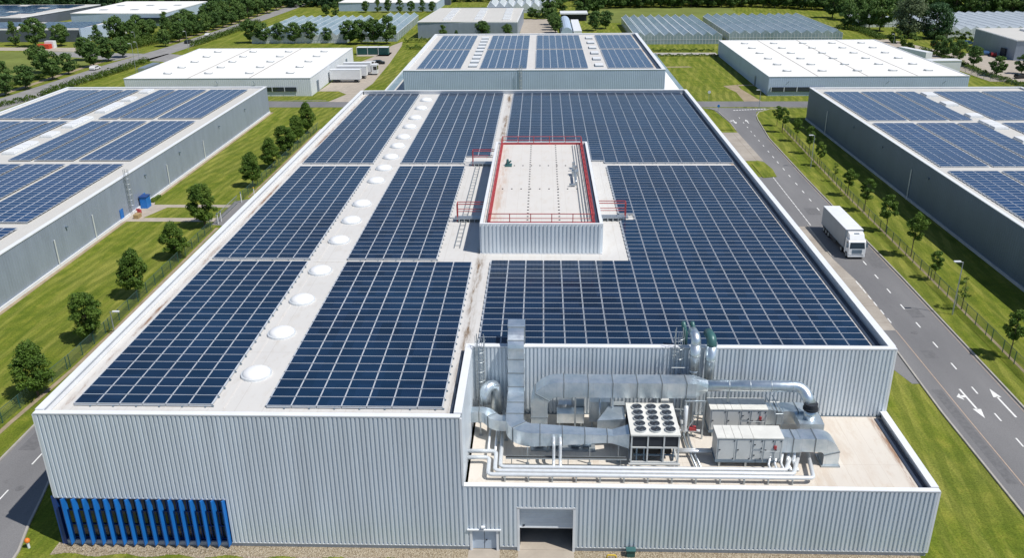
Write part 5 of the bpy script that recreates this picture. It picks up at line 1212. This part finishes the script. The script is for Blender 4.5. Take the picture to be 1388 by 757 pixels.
for q in strip(gp((44.9,60),(45.35,80),(45.65,95),(46.25,125),(47.15,150),(48.0,172)), .3): b.face([(x,y,Z1) for x, y in q])
struct(b.build('worn_strip', m_dirt))
b = MB()
for q in strip(gp((-46.3,40),(-45.6,62),(-44.9,72),(-44.8,80),(-45.1,112)), .45)+strip(gp((-45.1,126),(-44.8,172)), .4): b.face([(x,y,Z1) for x, y in q])
struct(b.build('worn_strip', m_dirt))
def lamp(x, y, h, lab, s=-1):
    t = thing('street_lamp', lab, 'street lamp', (x, y, G), group='street lamps')
    b = MB(); b.tube([(x,y,G),(x,y,G+h)], .075, 8, 0, True, .045); b.build('pole', m_steel, t)
    b = MB(); b.tube([(x,y,G+h-.03),(x+s*.35,y,G+h+.05)], .03, 6); b.build('arm', m_steel, t)
    b = MB(); b.box(x+s*.25,y-.13,G+h+.0,x+s*.95,y+.13,G+h+.11); b.build('head', m_white, t); return t
lamp(*g(43.9,84.9), 6.1, 'tall lamp post on the right verge nearest the viewer'); lamp(*g(45.2,142.5), 5.6, 'lamp post on the right verge beyond the lorry'); lamp(*g(47.7,191.1), 3.9, 'lamp post at the road junction by the right hall'); lamp(*g(-44.3,79), 2.6, 'short lamp post by the left fence near the front', 1)
lamp(*g(-112.8,240), 8.0, 'tall lamp post beside the hedge behind the left white hall'); lamp(*g(-134.7,290), 5, 'lamp post in the tree belt at far left'); lamp(*g(-114.5,283), 6, 'lamp post at the avenue junction'); lamp(*g(-121.5,262), 5.5, 'lamp post in the middle of the avenue')
lamp(*at(1211,60), 3.2, 'lamp post behind the right white roofed hall')
def sign(x, y, h, lab, m, r=.3):
    t = thing('road_sign', lab, 'sign', (x, y, G), group='road signs'); b = MB(); b.tube([(x,y,G),(x,y,G+h)], .035, 6); b.build('pole', m_steel, t)
    b = MB(); b.tube([(x,y-.05,G+h),(x,y-.08,G+h)], r, 18); b.build('sign_plate', m, t)
sign(*g(37.9,186.5), 1.4, 'round blue sign at the road junction corner', m_blue); sign(*g(38.2,199.6), 1.9, 'pale sign on the far side of the cross road', m_pipe, .35)
# by the wall of the left hall
t = thing('storage_cabinet', 'blue tall storage cabinet standing against the left hall', 'cabinet', (-59.3,121.6,G)); b = MB(); b.box(-59.9,121.2,G,-58.9,122.6,1.5); b.build('body', m_blue, t); b = MB(); b.box(-60.0,121.1,1.5,-58.8,122.7,1.58); b.build('lid', m_bluedk, t)
b = MB(); b.box(-59.7,124.0,G,-59.1,125.4,.2); b.box(-59.7,125.8,G,-59.2,127,.12); b.box(-59.6,124.2,.2,-59.2,125,.34); tag(b.build('boards', m_leaf5), 'green boards and sheets lying against the left hall', 'boards')
b = MB(); b.box(-59.3,118.6,G,-58.9,119.2,.3); b.box(-59.5,118.7,.3,-59.0,119.0,.5); tag(b.build('fire_point', m_red), 'small red fire box beside the left hall ladder', 'fire box')
b = MB(); b.box(-58.9,116.4,G,-58.2,117.6,.35); tag(b.build('crate', m_tanbox), 'brown crate under the left hall ladder', 'crate')
for i, (x, y) in enumerate([(-45.5,113.6),(-45.4,114.6),(-45.4,123.5),(-44.2,126.0)]):
    t = thing('gate_post', ['gate post by the driveway nearest the tree','second gate post by the driveway','gate post on the far side of the driveway','gate post with an orange cap'][i], 'gate post', (*g(x,y),G), group='gate posts'); gx_, gy_ = g(x,y)
    b = MB(); b.tube([(gx_,gy_,G),(gx_,gy_,1.2)], .07, 8); b.build('post', m_white, t); b = MB(); b.tube([(gx_,gy_,1.2),(gx_,gy_,1.4)], .1, 8); b.build('cap', m_yellow if i == 3 else m_trim, t)
t = thing('sliding_gate', 'grey barred sliding gate across the driveway', 'gate', (*g(-45.8,113.5),G)); gx_, ga = g(-45.8,113.6); gb = g(-45.8,123)[1]
b = MB(); b.tube([(gx_,ga,1.0),(gx_,gb,1.0)], .04, 6); b.tube([(gx_,ga,-.05),(gx_,gb,-.05)], .04, 6)
y = ga
while y < gb: b.tube([(gx_,y,-.05),(gx_,y,1.0)], .018, 4); y += .4
b.build('gate_bars', m_steel, t)
# parked trailers, cars and containers
def trailer(x0, y, lab, cabx=False, L=7.9, rear_sign=1):
    t = thing('trailer', lab, 'trailer', (x0+L/2, y, G), group='trailers parked at the left white hall')
    b = MB(); b.box(x0,y,G+.85,x0+L,y+2.1,3.0); b.build('box_body', m_white, t); b = MB(); b.box(x0-.03,y-.03,3.0,x0+L+.03,y+2.13,3.06); b.build('roof', m_white, t); b = MB(); b.box(x0,y+.2,G+.6,x0+L-.2,y+1.9,G+.84); b.build('chassis', m_trim, t)
    for x in (x0+1.0,x0+1.9,x0+L-1.3):
        for yy in (.05,1.75): b = MB(); b.tube([(x,y+yy,G+.4),(x,y+yy+.3,G+.4)], .4, 14); b.build('wheel', m_black, t)
    if cabx:
        b = MB(); b.box(x0+L+.2,y,G+.4,x0+L+1.7,y+2.1,2.6); c_ = b.build('cab', m_white, t); b = MB(); b.box(x0+L+1.66,y+.1,1.2,x0+L+1.72,y+2.0,2.2); b.box(x0+L+.7,y-.02,1.2,x0+L+1.6,y+.03,2.1); b.build('windscreen', m_windscreen, c_)
trailer(-55.0,225.0,'front trailer of the three parked against the left white hall'); trailer(-54.4,230.6,'middle trailer of the three parked against the left white hall'); trailer(-53.8,236.2,'rear lorry of the three, with its cab, by the left white hall', True, 7.4)
def car(x, y, rz, m, lab, van=False, group='parked cars'):
    t = thing('parked_car', lab, 'van' if van else 'car', (x, y, G), rz, group, world=False)
    h = 1.5 if van else 1.15; w = .75
    P = [(-1.85,.25),(-1.9,.7),(-1.6,h-.08),(-.9,h),(1.0 if van else .6,h),(1.35 if van else 1.15,.78),(1.85,.62),(1.9,.25)]
    b = MB(); n = len(P); b.v = [(a,-w,z) for a, z in P]+[(a,w,z) for a, z in P]; b.f = [tuple(range(n)), tuple(range(2*n-1, n-1, -1))]; b.m = [0,0]
    for k in range(n): q = (k+1) % n; b.f.append((k,q,n+q,n+k)); b.m.append(0)
    body = b.build('body', m, t)
    b = MB(); b.box(-1.3,-w-.01,.72,.75,w+.01,h-.12); b.box(.72 if not van else 1.05,-w+.1,.82,.93 if not van else 1.3,w-.1,h-.1); b.build('window', m_windscreen, body)
    for a in (-1.2,1.2):
        for s in (-1,1): b = MB(); b.tube([(a,s*(w-.12),.27),(a,s*(w+.02),.27)], .27, 12); b.build('wheel', m_black, t)
m_carw = MAT('white_car_paint', (.7,.7,.7), .25, 0, .02); m_card = MAT('dark_car_paint', (.02,.025,.03), .2, .2, .02); m_carb = MAT('blue_car_paint', (.05,.12,.25), .25, .2, .02); m_carr = MAT('red_car_paint', (.25,.02,.02), .25, .2, .02)
x, y = g(-48.6,249.5); car(x, y, 0, m_carw, 'white van parked on the yard drive behind the trailers', True); x, y = g(-47.4,253.5); car(x, y, .1, m_card, 'dark car parked beside the white van on the yard drive')
for i in range(3):
    t = thing('container', ['left','middle','right'][i]+' dark green container in the row at the end of the yard', 'container', (-56+i*3.4,273.5,G), group='green containers'); xa = -57.6+i*3.35
    b = MB(); b.rib((xa,273.2),(xa+3.1,273.2),G,1.9,.3,.05); b.box(xa,273.3,G,xa+3.1,275.6,1.9); b.build('body', m_green, t); b = MB(); b.box(xa-.06,273.1,G,xa+.06,273.3,2.05); b.box(xa-.06,273.1,1.9,xa+3.16,275.7,2.0); b.build('frame', m_white, t)
for i, (px, py, rz, m, l) in enumerate([(1269,62,.4,m_carr,'dark red car in the far right car park'),(1311,60,.3,m_carb,'small pale blue car left of the blue grey hall'),(1336,74,1.2,m_carb,'blue car in the shade beside the blue grey hall'),(1346,76,1.2,m_carr,'red car in the shade beside the blue grey hall'),(1385,106,.2,m_card,'dark car at the right edge of the far car park')]):
    q = at(px, py); car(q[0], q[1], rz, m, l, group='cars in the far right car park')
for i, (x, y, m, l) in enumerate([(-127.3,246,m_carw,'white car parked under the avenue trees'),(-121,300,m_card,'dark car driving on the avenue past the junction'),(-120.5,318,m_carw,'white car on the avenue beside the tree belt')]):
    x, y = g(x, y); car(x, y, 1.55, m, l, group='cars on the avenue')
t = thing('skip', 'bright red open skip on the far left yard', 'skip', (-165.5,290,G)); b = MB(); b.prism([(-168,289.3),(-164,289.3),(-164,291.5),(-168,291.5)], G, 1.2); b.build('body', MAT('bright_red_paint', (.55,.05,.02), .5), t); b = MB(); b.box(-166.5,291.6,G,-163.5,293.5,2); b.build('white_box', m_white, t)
t = thing('trailer', 'long white trailer parked behind the right white roofed hall', 'trailer', (108,258,G)); b = MB(); b.prism([(105.2,265),(107.2,265.5),(110.8,254.5),(108.8,254)], G+.7, 2.5); b.build('box_body', m_white, t); b = MB(); b.prism([(105.6,264),(107.0,264.4),(110.2,255.5),(109.2,255)], G, G+.7); b.build('chassis', m_dark, t)
t = thing('site_cabin', 'white cabin with curved top behind the right white roofed hall', 'cabin', (108,238,G)); b = MB(); b.box(103.5,237.6,G,111.4,241,2.6); b.build('wall', m_white, t); b = MB(); b.prism([(103.4,237.5),(111.5,237.5),(111.5,241.1),(103.4,241.1)], 2.6, 2.75); b.build('roof', m_dome, t)
t = thing('bus', 'silver bus partly hidden behind the left white roofed hall', 'bus', (-107,236,G)); b = MB(); b.box(-109,233,G+.3,-106.9,243,2.4); b.build('body', m_galv, t); b = MB(); b.box(-109.02,233.5,1.2,-106.88,242.5,1.9); b.build('window', m_windscreen, t)
for i, (px, py) in enumerate([(1126,27),(1135,30),(1143,33)]): pass
# ================================================================ FINISH: scale to metres, camera, light
bpy.context.view_layer.update()
SM = Matrix.Scale(S, 4)
for me in bpy.data.meshes:
    if me.users: me.transform(SM)
for o in col.objects:
    o.location = o.location*S
    if o.parent is None: o.location.z += -G*S
cam = bpy.data.cameras.new('camera'); co = bpy.data.objects.new('camera', cam); col.objects.link(co); sc.camera = co
cam.sensor_width = 36; cam.lens = F/1388*36; cam.clip_start = .5; cam.clip_end = 6000
M = Matrix(((cr.x, cu.x, -cf.x), (cr.y, cu.y, -cf.y), (cr.z, cu.z, -cf.z))).to_4x4(); M.translation = Vector((0,0,(CAMH-G)*S)); co.matrix_world = M
w = bpy.data.worlds.new('World'); sc.world = w; w.use_nodes = True; nt = w.node_tree
sun_dir = Vector((5.9,-2.8,10.4)).normalized(); el = math.asin(sun_dir.z); az = math.atan2(sun_dir.x, sun_dir.y)
sky = nt.nodes.new('ShaderNodeTexSky'); sky.sky_type = 'NISHITA'; sky.sun_disc = False; sky.ozone_density = 3.0; sky.dust_density = .4; sky.sun_elevation = el; sky.sun_rotation = az
nt.links.new(sky.outputs[0], nt.nodes['Background'].inputs[0]); nt.nodes['Background'].inputs[1].default_value = .095
L = bpy.data.lights.new('sun', 'SUN'); L.energy = 4.7; L.angle = R(.53); L.color = (1, .955, .89)
lo = bpy.data.objects.new('sun', L); col.objects.link(lo); lo.rotation_euler = sun_dir.to_track_quat('Z', 'Y').to_euler(); lo.location = (60,-30,120)
vs = sc.view_settings; vs.view_transform = 'Standard'; vs.look = 'None'; vs.exposure = .0; vs.gamma = 1; vs.use_curve_mapping = False
sc.render.engine = 'CYCLES'; sc.cycles.max_bounces = 5
sc.render.resolution_x = 1024; sc.render.resolution_y = 559
